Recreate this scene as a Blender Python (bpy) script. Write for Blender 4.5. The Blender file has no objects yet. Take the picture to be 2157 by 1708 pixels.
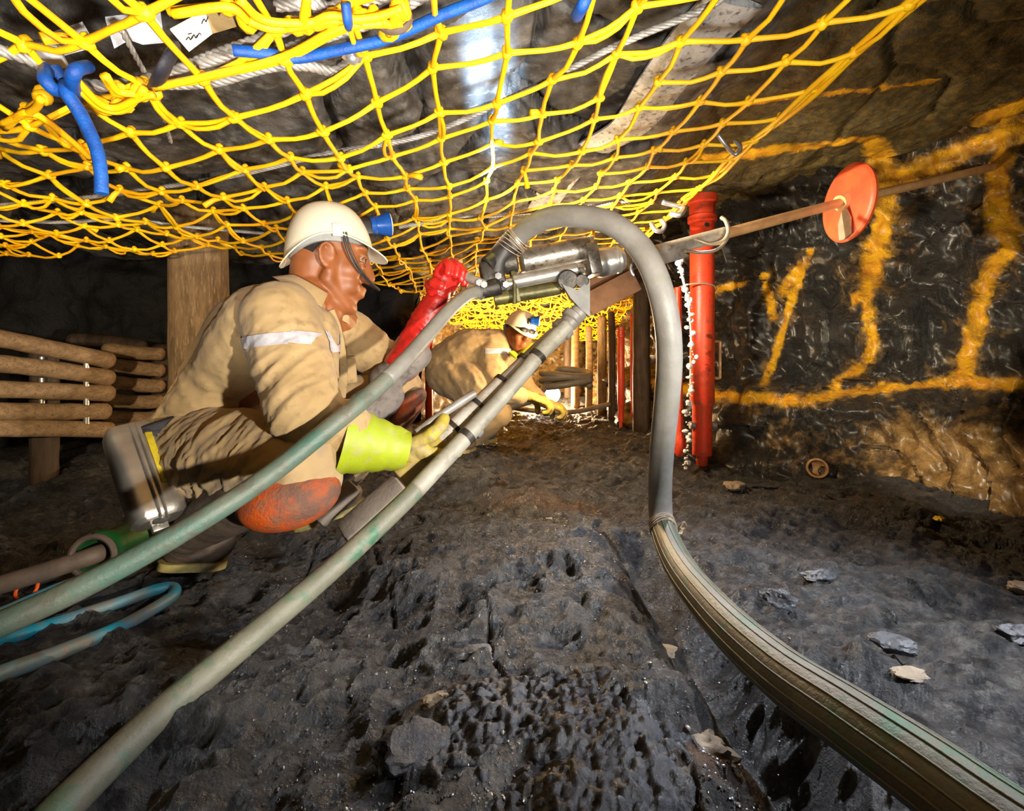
import bpy, bmesh, math, random
import numpy as np
from mathutils import Vector, Matrix
from mathutils.bvhtree import BVHTree

random.seed(7); RNG = np.random.default_rng(11)
SC = bpy.context.scene
COL = SC.collection

# ------------------------------------------------------------------ camera
F, CX, HY, H = 1000.0, 1078.5, 740.0, 0.58      # focal length and horizon in pixels of the 2157x1708 frame, eye height in m
def P(px, py, Y):
    "point at distance Y (m along the view axis) seen in the photograph at px, py"
    return np.array([(px - CX) / F * Y, Y, H - (py - HY) / F * Y])
def G(px, py, z=0.0):
    "point of the level z seen at px, py"
    Y = (H - z) * F / (py - HY)
    return P(px, py, Y)
cam_d = bpy.data.cameras.new('camera'); cam = bpy.data.objects.new('camera', cam_d); COL.objects.link(cam)
cam_d.sensor_width = 36.0; cam_d.lens = 36.0 * F / 2157.0; cam_d.shift_y = (HY - 854.0) / 2157.0
cam_d.clip_start = 0.02
cam.location = (0, 0, H); cam.rotation_euler = (math.pi / 2, 0, 0)
SC.camera = cam

# ------------------------------------------------------------------ world, lights, exposure
SC.view_settings.view_transform = 'Standard'; SC.view_settings.look = 'None'
SC.view_settings.gamma = 1.0; SC.view_settings.use_curve_mapping = False
SC.view_settings.exposure = 0.35
w = bpy.data.worlds.new('mine_dark'); SC.world = w; w.use_nodes = True
w.node_tree.nodes['Background'].inputs[0].default_value = (0.9, 0.95, 1.0, 1)
w.node_tree.nodes['Background'].inputs[1].default_value = 0.002
def light(name, kind, loc, energy, color=(1, 1, 1), target=None, size=0.05, spot=60, blend=0.5):
    d = bpy.data.lights.new(name, kind); d.energy = energy; d.color = color
    if kind == 'AREA': d.size = size
    else: d.shadow_soft_size = size
    if kind == 'SPOT': d.spot_size = math.radians(spot); d.spot_blend = blend
    o = bpy.data.objects.new(name, d); COL.objects.link(o); o.location = [float(c) for c in loc]
    if target is not None:
        o.rotation_euler = (Vector([float(c) for c in target]) - o.location).to_track_quat('-Z', 'Y').to_euler()
    return o
# photographer's flash, low on the right of the camera
light('flash_key', 'SPOT', (0.66, -0.16, 0.44), 140, (1.0, 0.91, 0.77), (-0.46, 1.35, 0.72), 0.025, 62, 0.4)
light('flash_roof', 'SPOT', (0.0, -0.05, 0.42), 66, (1.0, 0.94, 0.84), (-0.20, 0.62, 1.25), 0.03, 101, 0.45)
light('flash_floor', 'SPOT', (1.10, 0.50, 0.86), 84, (0.92, 0.95, 1.0), (0.50, 0.98, 0.0), 0.03, 92, 0.9)
light('back_fill', 'SPOT', (0.80, 1.95, 1.06), 70, (0.84, 0.91, 1.0), (0.36, 0.86, 0.0), 0.02, 74, 0.9)  # unseen backlight added for glints on the wet mud
light('flash_wall', 'SPOT', (0.72, 0.05, 0.50), 60, (1.0, 0.86, 0.62), (1.30, 2.2, 0.84), 0.03, 50, 0.6)
light('ledge_fill', 'SPOT', (1.15, 0.80, 0.62), 95, (1.0, 0.84, 0.60), P(1985, 990, 1.85), 0.03, 21, 0.9)  # narrow spot added to brighten the rock ledge
light('poles_fill', 'SPOT', (-0.75, 0.10, 0.70), 125, (1.0, 0.80, 0.52), (-1.72, 2.1, 0.52), 0.03, 46, 0.9)  # warm spot added on the left to brighten the barricade poles
# the cap lamp of the crouching worker, shining along the drill steel at the rock face
light('worker_cap_lamp', 'SPOT', P(853, 462, 1.36), 200, (1.0, 0.84, 0.58), (1.60, 2.15, 0.93), 0.012, 52, 0.8)
strip = light('roof_strip_fill', 'SPOT', (-0.058, 1.30, 0.97), 75, (0.50, 0.72, 1.0), size=0.012, spot=130, blend=0.6)  # unseen spot added in mid-air to throw a bluish strip on the roof
strip.rotation_euler = (math.pi, 0, 0); strip.scale = (0.13, 1, 1)
light('stope_lamp', 'POINT', (0.42, 5.0, 0.16), 140, (1.0, 0.68, 0.36), size=0.06)
light('stope_net_fill', 'SPOT', P(1000, 790, 3.45), 330, (1.0, 0.72, 0.32), P(1060, 640, 4.3), 0.05, 100, 0.6)  # unseen spot added to light the far net golden
light('far_worker_fill', 'POINT', P(1230, 735, 2.25), 30, (1.0, 0.72, 0.40), size=0.05)  # unseen point light added to brighten the far worker

# ------------------------------------------------------------------ noise
def _hash(ix, iy, iz, seed):
    n = (ix * 374761393 + iy * 668265263 + iz * 2147483647 + seed * 1274126177) & 0xFFFFFFFF
    n = ((n ^ (n >> 13)) * 1274126177) & 0xFFFFFFFF
    n = ((n ^ (n >> 16)) * 2246822519) & 0xFFFFFFFF
    return ((n ^ (n >> 15)) & 0xFFFF) / 32767.5 - 1.0
def vnoise(p, seed=0):
    p = np.asarray(p, float); i = np.floor(p).astype(np.int64); f = p - i; u = f * f * f * (f * (f * 6 - 15) + 10)
    r = 0
    for dx in (0, 1):
        for dy in (0, 1):
            for dz in (0, 1):
                wgt = (u[:, 0] if dx else 1 - u[:, 0]) * (u[:, 1] if dy else 1 - u[:, 1]) * (u[:, 2] if dz else 1 - u[:, 2])
                r = r + wgt * _hash(i[:, 0] + dx, i[:, 1] + dy, i[:, 2] + dz, seed)
    return r
def fbm(p, octv=4, seed=0, gain=0.5):
    p = np.asarray(p, float); a, r = 1.0, 0
    for k in range(octv):
        r = r + a * vnoise(p * (2.03 ** k), seed + k * 17); a *= gain
    return r
def ridged(p, octv=3, seed=0):
    p = np.asarray(p, float); a, r = 1.0, 0
    for k in range(octv):
        r = r + a * (1 - np.abs(vnoise(p * (2.03 ** k), seed + k * 17)) * 2); a *= 0.5
    return r
def sstep(a, b, x):
    t = np.clip((np.asarray(x, float) - a) / (b - a), 0, 1); return t * t * (3 - 2 * t)
def lerp(a, b, t): return a + (b - a) * t

# ------------------------------------------------------------------ materials
def mat(name, c, c2=None, rough=0.6, metal=0.0, nscale=8.0, bump=0.0, bscale=60.0, c3=None, spec=0.5, lo=0.4, hi=0.62, detail=6.0, stretch=None, rough2=None, coat=0.0, sheen=0.0, bdist=0.004):
    m = bpy.data.materials.new(name); m.use_nodes = True
    nt = m.node_tree; b = nt.nodes['Principled BSDF']; L = nt.links.new
    b.inputs['Base Color'].default_value = (*c, 1); b.inputs['Roughness'].default_value = rough
    b.inputs['Metallic'].default_value = metal; b.inputs['Specular IOR Level'].default_value = spec
    b.inputs['Coat Weight'].default_value = coat; b.inputs['Coat Roughness'].default_value = 0.33; b.inputs['Sheen Weight'].default_value = sheen
    tc = nt.nodes.new('ShaderNodeTexCoord'); vec = tc.outputs['Object']
    if stretch:
        mp = nt.nodes.new('ShaderNodeMapping'); mp.inputs['Scale'].default_value = stretch; L(vec, mp.inputs[0]); vec = mp.outputs[0]
    def noise(s, d=detail, r=0.6):
        n = nt.nodes.new('ShaderNodeTexNoise'); n.inputs['Scale'].default_value = s; n.inputs['Detail'].default_value = d
        n.inputs['Roughness'].default_value = r; L(vec, n.inputs['Vector']); return n
    def ramp(sock, a, bb, ca, cb):
        r = nt.nodes.new('ShaderNodeValToRGB'); e = r.color_ramp.elements
        e[0].position, e[1].position = a, bb; e[0].color = ca; e[1].color = cb; L(sock, r.inputs[0]); return r
    col = None
    if c2 is not None:
        n = noise(nscale); r = ramp(n.outputs[0], lo, hi, (*c, 1), (*c2, 1)); col = r.outputs[0]
        if c3 is not None:
            n2 = noise(nscale * 3.7); r2 = ramp(n2.outputs[0], 0.52, 0.68, (0, 0, 0, 1), (1, 1, 1, 1))
            mx = nt.nodes.new('ShaderNodeMix'); mx.data_type = 'RGBA'
            L(r2.outputs[0], mx.inputs[0]); L(col, mx.inputs[6]); mx.inputs[7].default_value = (*c3, 1); col = mx.outputs[2]
        L(col, b.inputs['Base Color'])
    if rough2 is not None:
        n3 = noise(nscale * 2.3); r3 = ramp(n3.outputs[0], 0.4, 0.6, (rough,) * 3 + (1,), (rough2,) * 3 + (1,)); L(r3.outputs[0], b.inputs['Roughness'])
    if bump:
        n4 = noise(bscale, 8.0, 0.65); bp = nt.nodes.new('ShaderNodeBump'); bp.inputs['Strength'].default_value = bump; bp.inputs['Distance'].default_value = bdist
        L(n4.outputs[0], bp.inputs['Height']); L(bp.outputs[0], b.inputs['Normal'])
    m['col'] = 0
    return m
def add_attr_layers(m, layers):
    "mix further colours over a material by point attributes of the mesh"
    nt = m.node_tree; b = nt.nodes['Principled BSDF']; L = nt.links.new
    sock = b.inputs['Base Color'].links[0].from_socket
    for attr, ca, cb, sc in layers:
        at = nt.nodes.new('ShaderNodeAttribute'); at.attribute_name = attr
        tc = nt.nodes.new('ShaderNodeTexCoord'); n = nt.nodes.new('ShaderNodeTexNoise'); n.inputs['Scale'].default_value = sc; n.inputs['Detail'].default_value = 7; n.inputs['Roughness'].default_value = 0.65
        L(tc.outputs['Object'], n.inputs['Vector'])
        r = nt.nodes.new('ShaderNodeValToRGB'); e = r.color_ramp.elements; e[0].position, e[1].position = 0.38, 0.62; e[0].color = (*ca, 1); e[1].color = (*cb, 1); L(n.outputs[0], r.inputs[0])
        # break the edge of the layer up with the noise
        mth = nt.nodes.new('ShaderNodeMath'); mth.operation = 'MULTIPLY_ADD'; L(n.outputs[0], mth.inputs[0]); mth.inputs[1].default_value = 1.5; mth.inputs[2].default_value = -0.75
        ad = nt.nodes.new('ShaderNodeMath'); ad.operation = 'ADD'; L(at.outputs['Fac'], ad.inputs[0]); L(mth.outputs[0], ad.inputs[1])
        rr = nt.nodes.new('ShaderNodeMapRange'); rr.inputs[1].default_value = 0.25; rr.inputs[2].default_value = 0.65; L(ad.outputs[0], rr.inputs[0])
        mx = nt.nodes.new('ShaderNodeMix'); mx.data_type = 'RGBA'
        L(rr.outputs[0], mx.inputs[0]); L(sock, mx.inputs[6]); L(r.outputs[0], mx.inputs[7]); sock = mx.outputs[2]
    L(sock, b.inputs['Base Color'])
    return m
M = {}
M['mud'] = mat('wet_black_mud', (0.010, 0.011, 0.014), (0.055, 0.055, 0.060), 0.30, 0, 9, 1.0, 150, (0.125, 0.123, 0.126), 0.6, rough2=0.62, bdist=0.030, detail=9)
add_attr_layers(M['mud'], [('rust', (0.06, 0.022, 0.010), (0.11, 0.05, 0.02), 22), ('silt', (0.10, 0.105, 0.10), (0.17, 0.17, 0.155), 30)])
M['rock'] = mat('dark_rock_face', (0.0035, 0.0035, 0.004), (0.010, 0.0075, 0.006), 0.26, 0, 5, 1.0, 44, (0.020, 0.020, 0.022), 0.5, rough2=0.5, bdist=0.025, detail=12, coat=0.4)
add_attr_layers(M['rock'], [('ochre', (0.09, 0.045, 0.008), (0.27, 0.16, 0.05), 18), ('paint', (0.50, 0.20, 0.002), (0.80, 0.43, 0.004), 14)])
M['roof'] = mat('slabby_roof_rock', (0.045, 0.042, 0.040), (0.15, 0.14, 0.13), 0.6, 0, 6, 1.0, 35, (0.21, 0.20, 0.19), 0.5, rough2=0.8, bdist=0.012)
add_attr_layers(M['roof'], [('ochre', (0.035, 0.03, 0.010), (0.13, 0.085, 0.018), 40), ('paint', (0.50, 0.20, 0.002), (0.80, 0.43, 0.004), 14)])
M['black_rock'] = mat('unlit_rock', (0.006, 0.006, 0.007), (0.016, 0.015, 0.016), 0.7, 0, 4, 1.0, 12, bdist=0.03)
M['cord'] = mat('yellow_net_cord', (1.0, 0.58, 0.002), (0.92, 0.42, 0.002), 0.5, 0, 12, 0.5, 240, bdist=0.002)
M['steel_rope'] = mat('grey_wire_rope', (0.42, 0.40, 0.38), (0.24, 0.22, 0.20), 0.42, 0.35, 30, 0.3, 200)
M['blue'] = mat('blue_rope', (0.003, 0.085, 0.38), (0.002, 0.05, 0.26), 0.5, 0, 40, 0.6, 260, bdist=0.002)
M['black_strap'] = mat('black_webbing', (0.012, 0.012, 0.02), (0.02, 0.02, 0.03), 0.6, 0, 30, 0.4, 200)
M['paper'] = mat('white_card', (0.82, 0.80, 0.76), (0.70, 0.68, 0.62), 0.6, 0, 10)
M['paper_brown'] = mat('torn_brown_card', (0.30, 0.20, 0.08), (0.42, 0.30, 0.14), 0.7, 0, 20)
M['ink'] = mat('black_ink', (0.01, 0.01, 0.012), None, 0.6)
M['whiteboard'] = mat('pale_blue_board', (0.78, 0.82, 0.90), (0.62, 0.67, 0.76), 0.6, 0, 14, 0.3, 60)
M['band'] = mat('grey_roof_strap', (0.34, 0.35, 0.37), (0.52, 0.53, 0.55), 0.5, 0.2, 16, 0.6, 60, (0.05, 0.05, 0.055))
M['khaki'] = mat('khaki_cotton', (0.47, 0.33, 0.165), (0.40, 0.275, 0.13), 0.85, 0, 9, 0.25, 420, (0.33, 0.225, 0.105), 0.2, sheen=0.15, bdist=0.001)
M['khaki_trouser'] = mat('khaki_cotton_soiled', (0.50, 0.35, 0.17), (0.40, 0.28, 0.145), 0.85, 0, 6, 0.25, 420, (0.33, 0.245, 0.15), 0.2, sheen=0.15, bdist=0.001)
M['soiled'] = mat('mud_greyed_cotton', (0.20, 0.175, 0.16), (0.30, 0.26, 0.235), 0.85, 0, 9, 0.3, 300, (0.14, 0.12, 0.12), 0.2)
M['reflect'] = mat('silver_reflective_tape', (0.62, 0.62, 0.68), (0.48, 0.48, 0.55), 0.35, 0.1, 40)
M['skin'] = mat('brown_skin', (0.30, 0.098, 0.030), (0.24, 0.074, 0.022), 0.50, 0, 18, 0.15, 260, None, 0.5, bdist=0.001)
M['hair'] = mat('black_hair', (0.012, 0.009, 0.008), (0.03, 0.022, 0.02), 0.8, 0, 60, 0.8, 300)
M['helmet'] = mat('off_white_helmet', (0.84, 0.78, 0.62), (0.74, 0.64, 0.42), 0.35, 0, 7, 0, 60, None, 0.5, 0.5, 0.8)
M['helmet_band'] = mat('grey_headband', (0.33, 0.34, 0.33), (0.24, 0.24, 0.23), 0.6, 0, 20)
M['rubber'] = mat('black_rubber', (0.016, 0.014, 0.015), (0.03, 0.027, 0.026), 0.5, 0, 30)
M['eye'] = mat('eye_white', (0.42, 0.34, 0.28), None, 0.2)
M['lamp_blue'] = mat('blue_lamp_plastic', (0.006, 0.085, 0.40), (0.004, 0.06, 0.30), 0.3, 0, 20)
M['lens'] = mat('lamp_lens', (0.85, 0.70, 0.35), (0.9, 0.85, 0.7), 0.15, 0, 30)
M['red_glove'] = mat('red_rubber_glove', (0.70, 0.022, 0.015), (0.50, 0.014, 0.012), 0.34, 0, 18, 0.3, 60, (0.30, 0.02, 0.018))
M['lime'] = mat('lime_glove_cuff', (0.36, 0.45, 0.012), (0.32, 0.38, 0.012), 0.5, 0, 14, 0.2, 120, (0.36, 0.36, 0.10))
M['yellow_glove'] = mat('muddy_yellow_glove', (0.40, 0.30, 0.10), (0.52, 0.42, 0.03), 0.6, 0, 16, 0.4, 90, (0.30, 0.25, 0.17))
M['orange_pad'] = mat('orange_knee_pad', (0.60, 0.095, 0.008), (0.17, 0.085, 0.06), 0.6, 0, 9, 0.9, 150, (0.24, 0.12, 0.07), 0.35, 0.44, 0.60)
M['boot'] = mat('muddy_brown_boot', (0.075, 0.05, 0.032), (0.13, 0.095, 0.07), 0.55, 0, 9, 0.4, 60, (0.05, 0.045, 0.045))
M['sole'] = mat('yellow_boot_sole', (0.38, 0.30, 0.09), (0.10, 0.085, 0.05), 0.6, 0, 16, 0.6, 60)
M['steel'] = mat('worn_steel', (0.42, 0.39, 0.34), (0.20, 0.18, 0.155), 0.33, 0.75, 14, 0.4, 50, (0.10, 0.085, 0.06))
M['bright_steel'] = mat('bright_steel', (0.62, 0.60, 0.56), (0.42, 0.40, 0.36), 0.28, 0.8, 20, 0.2, 60)
M['dark_steel'] = mat('greasy_black_steel', (0.022, 0.020, 0.018), (0.07, 0.06, 0.05), 0.4, 0.5, 20, 0.6, 60)
M['olive_steel'] = mat('oily_olive_steel', (0.06, 0.055, 0.02), (0.14, 0.12, 0.04), 0.4, 0.4, 20, 0.4, 60)
M['canister'] = mat('scuffed_aluminium', (0.62, 0.58, 0.53), (0.46, 0.43, 0.40), 0.32, 0.85, 10, 0.2, 40)
M['yellow_paint'] = mat('yellow_sticker', (0.70, 0.55, 0.02), (0.5, 0.38, 0.02), 0.5, 0, 60)
M['hose_grey'] = mat('grey_rubber_hose', (0.235, 0.225, 0.21), (0.175, 0.165, 0.15), 0.45, 0, 10, 0.2, 90, (0.20, 0.20, 0.16))
M['hose_pale'] = mat('pale_dusty_hose', (0.36, 0.34, 0.28), (0.26, 0.245, 0.20), 0.45, 0, 8, 0.4, 110, (0.20, 0.19, 0.15))
M['hose_green'] = mat('muddy_green_hose', (0.07, 0.16, 0.13), (0.17, 0.175, 0.14), 0.40, 0, 7, 0.4, 120, (0.12, 0.11, 0.085))
M['hose_olive'] = mat('muddy_olive_hose', (0.115, 0.115, 0.085), (0.19, 0.185, 0.14), 0.42, 0, 6, 0.4, 120, (0.05, 0.14, 0.08), 0.5)
M['hose_blue'] = mat('muddy_blue_hose', (0.008, 0.21, 0.30), (0.16, 0.14, 0.12), 0.4, 0, 9, 0.4, 100, (0.10, 0.17, 0.16))
M['leg_pale'] = mat('pale_painted_tube', (0.58, 0.55, 0.49), (0.40, 0.36, 0.31), 0.45, 0.1, 12, 0.3, 60, (0.30, 0.24, 0.18))
M['leg_grey'] = mat('grey_leg_tube', (0.36, 0.34, 0.31), (0.24, 0.22, 0.20), 0.42, 0.3, 12, 0.3, 60)
M['leg_yellow'] = mat('yellow_leg_tube', (0.48, 0.36, 0.05), (0.30, 0.22, 0.10), 0.5, 0, 12, 0.3, 60)
M['red_prop'] = mat('red_painted_prop', (0.64, 0.045, 0.016), (0.50, 0.055, 0.018), 0.38, 0, 8, 0.3, 60, (0.30, 0.05, 0.025))
M['red_disc'] = mat('orange_red_disc', (0.75, 0.075, 0.03), (0.66, 0.11, 0.035), 0.45, 0, 10, 0.2, 60)
M['rod'] = mat('rusty_drill_steel', (0.62, 0.36, 0.17), (0.48, 0.26, 0.12), 0.45, 0.1, 20, 0.3, 90)
M['wood'] = mat('weathered_pole_wood', (0.34, 0.22, 0.115), (0.22, 0.135, 0.07), 0.75, 0, 7, 0.6, 50, (0.14, 0.085, 0.05), 0.3, stretch=(1, 6, 6))
M['post_wood'] = mat('grey_brown_timber', (0.22, 0.14, 0.07), (0.12, 0.075, 0.04), 0.8, 0, 6, 0.8, 40, (0.30, 0.21, 0.12), 0.3, stretch=(7, 7, 1))
M['dark_wood'] = mat('dark_wet_timber', (0.035, 0.022, 0.014), (0.07, 0.042, 0.025), 0.6, 0, 6, 0.8, 40, None, 0.4, stretch=(7, 7, 1))
M['board'] = mat('brown_board', (0.26, 0.165, 0.125), (0.18, 0.11, 0.085), 0.75, 0, 9, 0.5, 60, None, 0.3)
M['grey_wedge'] = mat('mud_grey_wood', (0.24, 0.20, 0.165), (0.15, 0.125, 0.105), 0.7, 0, 14, 0.6, 80, (0.23, 0.19, 0.16))
M['wire'] = mat('pale_tie_wire', (0.55, 0.46, 0.36), (0.45, 0.36, 0.27), 0.4, 0.5, 40)
M['galv'] = mat('galvanised_hook', (0.50, 0.50, 0.52), (0.34, 0.34, 0.36), 0.35, 0.7, 30)
M['green_metal'] = mat('green_coupling', (0.012, 0.11, 0.022), (0.025, 0.06, 0.03), 0.35, 0.2, 12, 0.3, 60)
M['brown_pipe'] = mat('muddy_brown_pipe', (0.13, 0.09, 0.065), (0.07, 0.05, 0.038), 0.6, 0, 10, 0.5, 50)
M['orange_plastic'] = mat('orange_plastic', (0.65, 0.09, 0.01), None, 0.4)
M['stone_tan'] = mat('tan_stone', (0.24, 0.19, 0.13), (0.14, 0.105, 0.075), 0.6, 0, 20, 0.8, 60)
M['stone_grey'] = mat('blue_grey_stone', (0.022, 0.024, 0.029), (0.075, 0.079, 0.09), 0.35, 0, 20, 0.8, 60)
M['stone_yellow'] = mat('yellow_painted_stone', (0.75, 0.50, 0.02), (0.60, 0.36, 0.02), 0.5, 0, 30, 0.6, 60)
M['brass'] = mat('rusty_pipe_brass', (0.40, 0.22, 0.08), (0.20, 0.09, 0.04), 0.4, 0.5, 24, 0.4, 60)
M['water'] = mat('spilling_water', (0.88, 0.87, 0.90), None, 0.12); M['water'].node_tree.nodes['Principled BSDF'].inputs['Transmission Weight'].default_value = 0.15
M['gravel'] = mat('black_wet_gravel', (0.004, 0.005, 0.009), (0.013, 0.015, 0.024), 0.36, 0, 40, 0.8, 120, (0.03, 0.034, 0.046))
lm = bpy.data.materials.new('lit_lamp_glass'); lm.use_nodes = True; _b = lm.node_tree.nodes['Principled BSDF']
_b.inputs['Emission Color'].default_value = (1.0, 0.86, 0.74, 1); _b.inputs['Emission Strength'].default_value = 14.0; M['lit'] = lm

# ------------------------------------------------------------------ mesh builder
def V(a): return np.asarray(a, float)
def unit(a):
    a = V(a); n = np.linalg.norm(a); return a / n if n > 1e-12 else a
def frame(axis, hint=(0, 0, 1)):
    a = unit(axis); h = V(hint)
    if abs(np.dot(a, unit(h))) > 0.97: h = V((1, 0, 0))
    u = unit(h - a * np.dot(h, a)); return a, u, np.cross(a, u)
def catmull(pts, k=8):
    pts = [V(p) for p in pts]
    if len(pts) < 3:
        return [lerp(pts[0], pts[-1], t) for t in np.linspace(0, 1, k + 1)]
    q = [2 * pts[0] - pts[1]] + pts + [2 * pts[-1] - pts[-2]]; out = []
    for i in range(1, len(q) - 2):
        p0, p1, p2, p3 = q[i - 1:i + 3]
        for t in np.arange(k) / k:
            out.append(0.5 * ((2 * p1) + (p2 - p0) * t + (2 * p0 - 5 * p1 + 4 * p2 - p3) * t * t + (3 * p1 - p0 - 3 * p2 + p3) * t ** 3))
    out.append(pts[-1]); return out
ORIGIN = {}
class MB:
    def __init__(s): s.v = []; s.f = []
    def add(s, vs, fs):
        b = len(s.v); s.v.extend([tuple(map(float, x)) for x in vs]); s.f.extend([tuple(int(i) + b for i in f) for f in fs]); return s
    def tube(s, pts, r, n=10, caps=True, flat=None, hint=(0, 0, 1)):
        pts = [V(p) for p in pts]; m = len(pts)
        rr = np.full(m, r) if np.isscalar(r) else np.interp(np.linspace(0, 1, m), np.linspace(0, 1, len(r)), r)
        T = [unit(pts[min(i + 1, m - 1)] - pts[max(i - 1, 0)]) for i in range(m)]
        a, u, w_ = frame(T[0], hint); vs = []; fs = []
        for i in range(m):
            u = unit(u - T[i] * np.dot(u, T[i])); w_ = np.cross(T[i], u)
            for k in range(n):
                t = 2 * math.pi * k / n; fu, fw = (1, 1) if flat is None else flat
                vs.append(pts[i] + rr[i] * (math.cos(t) * u * fu + math.sin(t) * w_ * fw))
        for i in range(m - 1):
            for k in range(n):
                k2 = (k + 1) % n; fs.append((i * n + k, i * n + k2, (i + 1) * n + k2, (i + 1) * n + k))
        if caps:
            fs.append(tuple(range(n - 1, -1, -1))); fs.append(tuple((m - 1) * n + k for k in range(n)))
        return s.add(vs, fs)
    def lathe(s, p0, axis, prof, n=24, hint=(0, 0, 1)):
        "prof: (height along axis, radius)"
        a, u, w_ = frame(axis, hint); p0 = V(p0); vs = []; fs = []; rows = []
        for h, r in prof:
            if r < 1e-6:
                rows.append([len(vs)]); vs.append(p0 + a * h)
            else:
                rows.append(list(range(len(vs), len(vs) + n)))
                for k in range(n):
                    t = 2 * math.pi * k / n; vs.append(p0 + a * h + r * (math.cos(t) * u + math.sin(t) * w_))
        for A, B in zip(rows, rows[1:]):
            if len(A) == 1 and len(B) == 1: continue
            for k in range(n):
                k2 = (k + 1) % n
                if len(A) == 1: fs.append((A[0], B[k2], B[k]))
                elif len(B) == 1: fs.append((A[k], A[k2], B[0]))
                else: fs.append((A[k], A[k2], B[k2], B[k]))
        if len(rows[0]) > 1 and rows[0] != rows[-1] and (prof[0] != prof[-1]): fs.append(tuple(reversed(rows[0])))
        if len(rows[-1]) > 1 and (prof[0] != prof[-1]): fs.append(tuple(rows[-1]))
        return s.add(vs, fs)
    def cyl(s, p0, p1, r, n=20, bev=0.0):
        p0, p1 = V(p0), V(p1); L = np.linalg.norm(p1 - p0); b = min(bev or r * 0.12, L * 0.3)
        return s.lathe(p0, p1 - p0, [(0, 0), (0, r - b), (b, r), (L - b, r), (L, r - b), (L, 0)], n)
    def capsule(s, p0, p1, r0, r1, n=16, k=6):
        p0, p1 = V(p0), V(p1); L = np.linalg.norm(p1 - p0)
        if L < 1e-6: return s.ell(p0, (r0,) * 3)
        pr = [(-r0 * math.cos(t), r0 * math.sin(t)) for t in np.linspace(0, math.pi / 2, k)] + [(L + r1 * math.sin(t), r1 * math.cos(t)) for t in np.linspace(0, math.pi / 2, k)]
        return s.lathe(p0, p1 - p0, pr, n)
    def ell(s, c, r, R=None, n=18, m=10):
        c = V(c); R = np.eye(3) if R is None else V(R); vs = []; fs = []
        vs.append(c + R @ V((0, 0, r[2])))
        for i in range(1, m):
            ph = math.pi * i / m
            for k in range(n):
                t = 2 * math.pi * k / n; vs.append(c + R @ V((r[0] * math.sin(ph) * math.cos(t), r[1] * math.sin(ph) * math.sin(t), r[2] * math.cos(ph))))
        vs.append(c + R @ V((0, 0, -r[2])))
        for k in range(n):
            fs.append((0, 1 + k, 1 + (k + 1) % n)); fs.append((len(vs) - 1, 1 + (m - 2) * n + (k + 1) % n, 1 + (m - 2) * n + k))
        for i in range(m - 2):
            for k in range(n):
                k2 = (k + 1) % n; fs.append((1 + i * n + k, 1 + (i + 1) * n + k, 1 + (i + 1) * n + k2, 1 + i * n + k2))
        return s.add(vs, fs)
    def box(s, c, half, axes=None, bev=None):
        A = np.eye(3) if axes is None else V(axes); c = V(c); h = V(half); b = bev if bev is not None else min(half) * 0.18
        bm = bmesh.new(); bmesh.ops.create_cube(bm, size=2)
        for v in bm.verts: v.co = Vector(V(v.co) * h)
        if b > 0: bmesh.ops.bevel(bm, geom=list(bm.edges), offset=b, segments=2, affect='EDGES', profile=0.5)
        bm.verts.index_update()
        s.add([c + A.T @ V(v.co) for v in bm.verts], [[v.index for v in f.verts] for f in bm.faces]); bm.free(); return s
    def prism(s, poly, thick):
        "flat polygon of 3-D points, given a thickness vector"
        poly = [V(p) for p in poly]; t = V(thick); n = len(poly)
        return s.add([p - t / 2 for p in poly] + [p + t / 2 for p in poly],
                     [tuple(range(n)), tuple(range(2 * n - 1, n - 1, -1))] + [(i, i + n, (i + 1) % n + n, (i + 1) % n) for i in range(n)])
    def build(s, name, material, parent=None, sharp=38, attrs=None, loc=None):
        me = bpy.data.meshes.new(name); vv = np.array(s.v)
        if parent is not None: o0 = ORIGIN[parent.name]
        elif loc is not None: o0 = V(loc)
        else: o0 = np.array([(vv[:, 0].min() + vv[:, 0].max()) / 2, (vv[:, 1].min() + vv[:, 1].max()) / 2, vv[:, 2].min()])
        me.from_pydata([tuple(x) for x in (vv - o0)], [], s.f); me.update()
        bm = bmesh.new(); bm.from_mesh(me); bmesh.ops.recalc_face_normals(bm, faces=bm.faces); bm.to_mesh(me); bm.free()
        me.polygons.foreach_set('use_smooth', [True] * len(me.polygons))
        if sharp: me.set_sharp_from_angle(angle=math.radians(sharp))
        for k, a in (attrs or {}).items():
            at = me.attributes.new(k, 'FLOAT', 'POINT'); at.data.foreach_set('value', np.asarray(a, np.float32))
        me.materials.append(M[material] if isinstance(material, str) else material)
        o = bpy.data.objects.new(name, me); COL.objects.link(o)
        if parent is not None: o.parent = parent
        else: o.location = tuple(map(float, o0))
        ORIGIN[o.name] = o0
        return o
def thing(name, label, cat, loc, group=None):
    o = bpy.data.objects.new(name, None); COL.objects.link(o); o.empty_display_size = 0.05
    o.location = tuple(map(float, loc)); ORIGIN[o.name] = V(loc); o['label'] = label; o['category'] = cat
    if group: o['group'] = group
    return o
def tag(o, label, cat, group=None, kind=None):
    o['label'] = label; o['category'] = cat
    if group: o['group'] = group
    if kind: o['kind'] = kind
    return o
def struct(o, label=None, cat=None):
    o['kind'] = 'structure'
    if label: o['label'] = label
    if cat: o['category'] = cat
    return o
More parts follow.
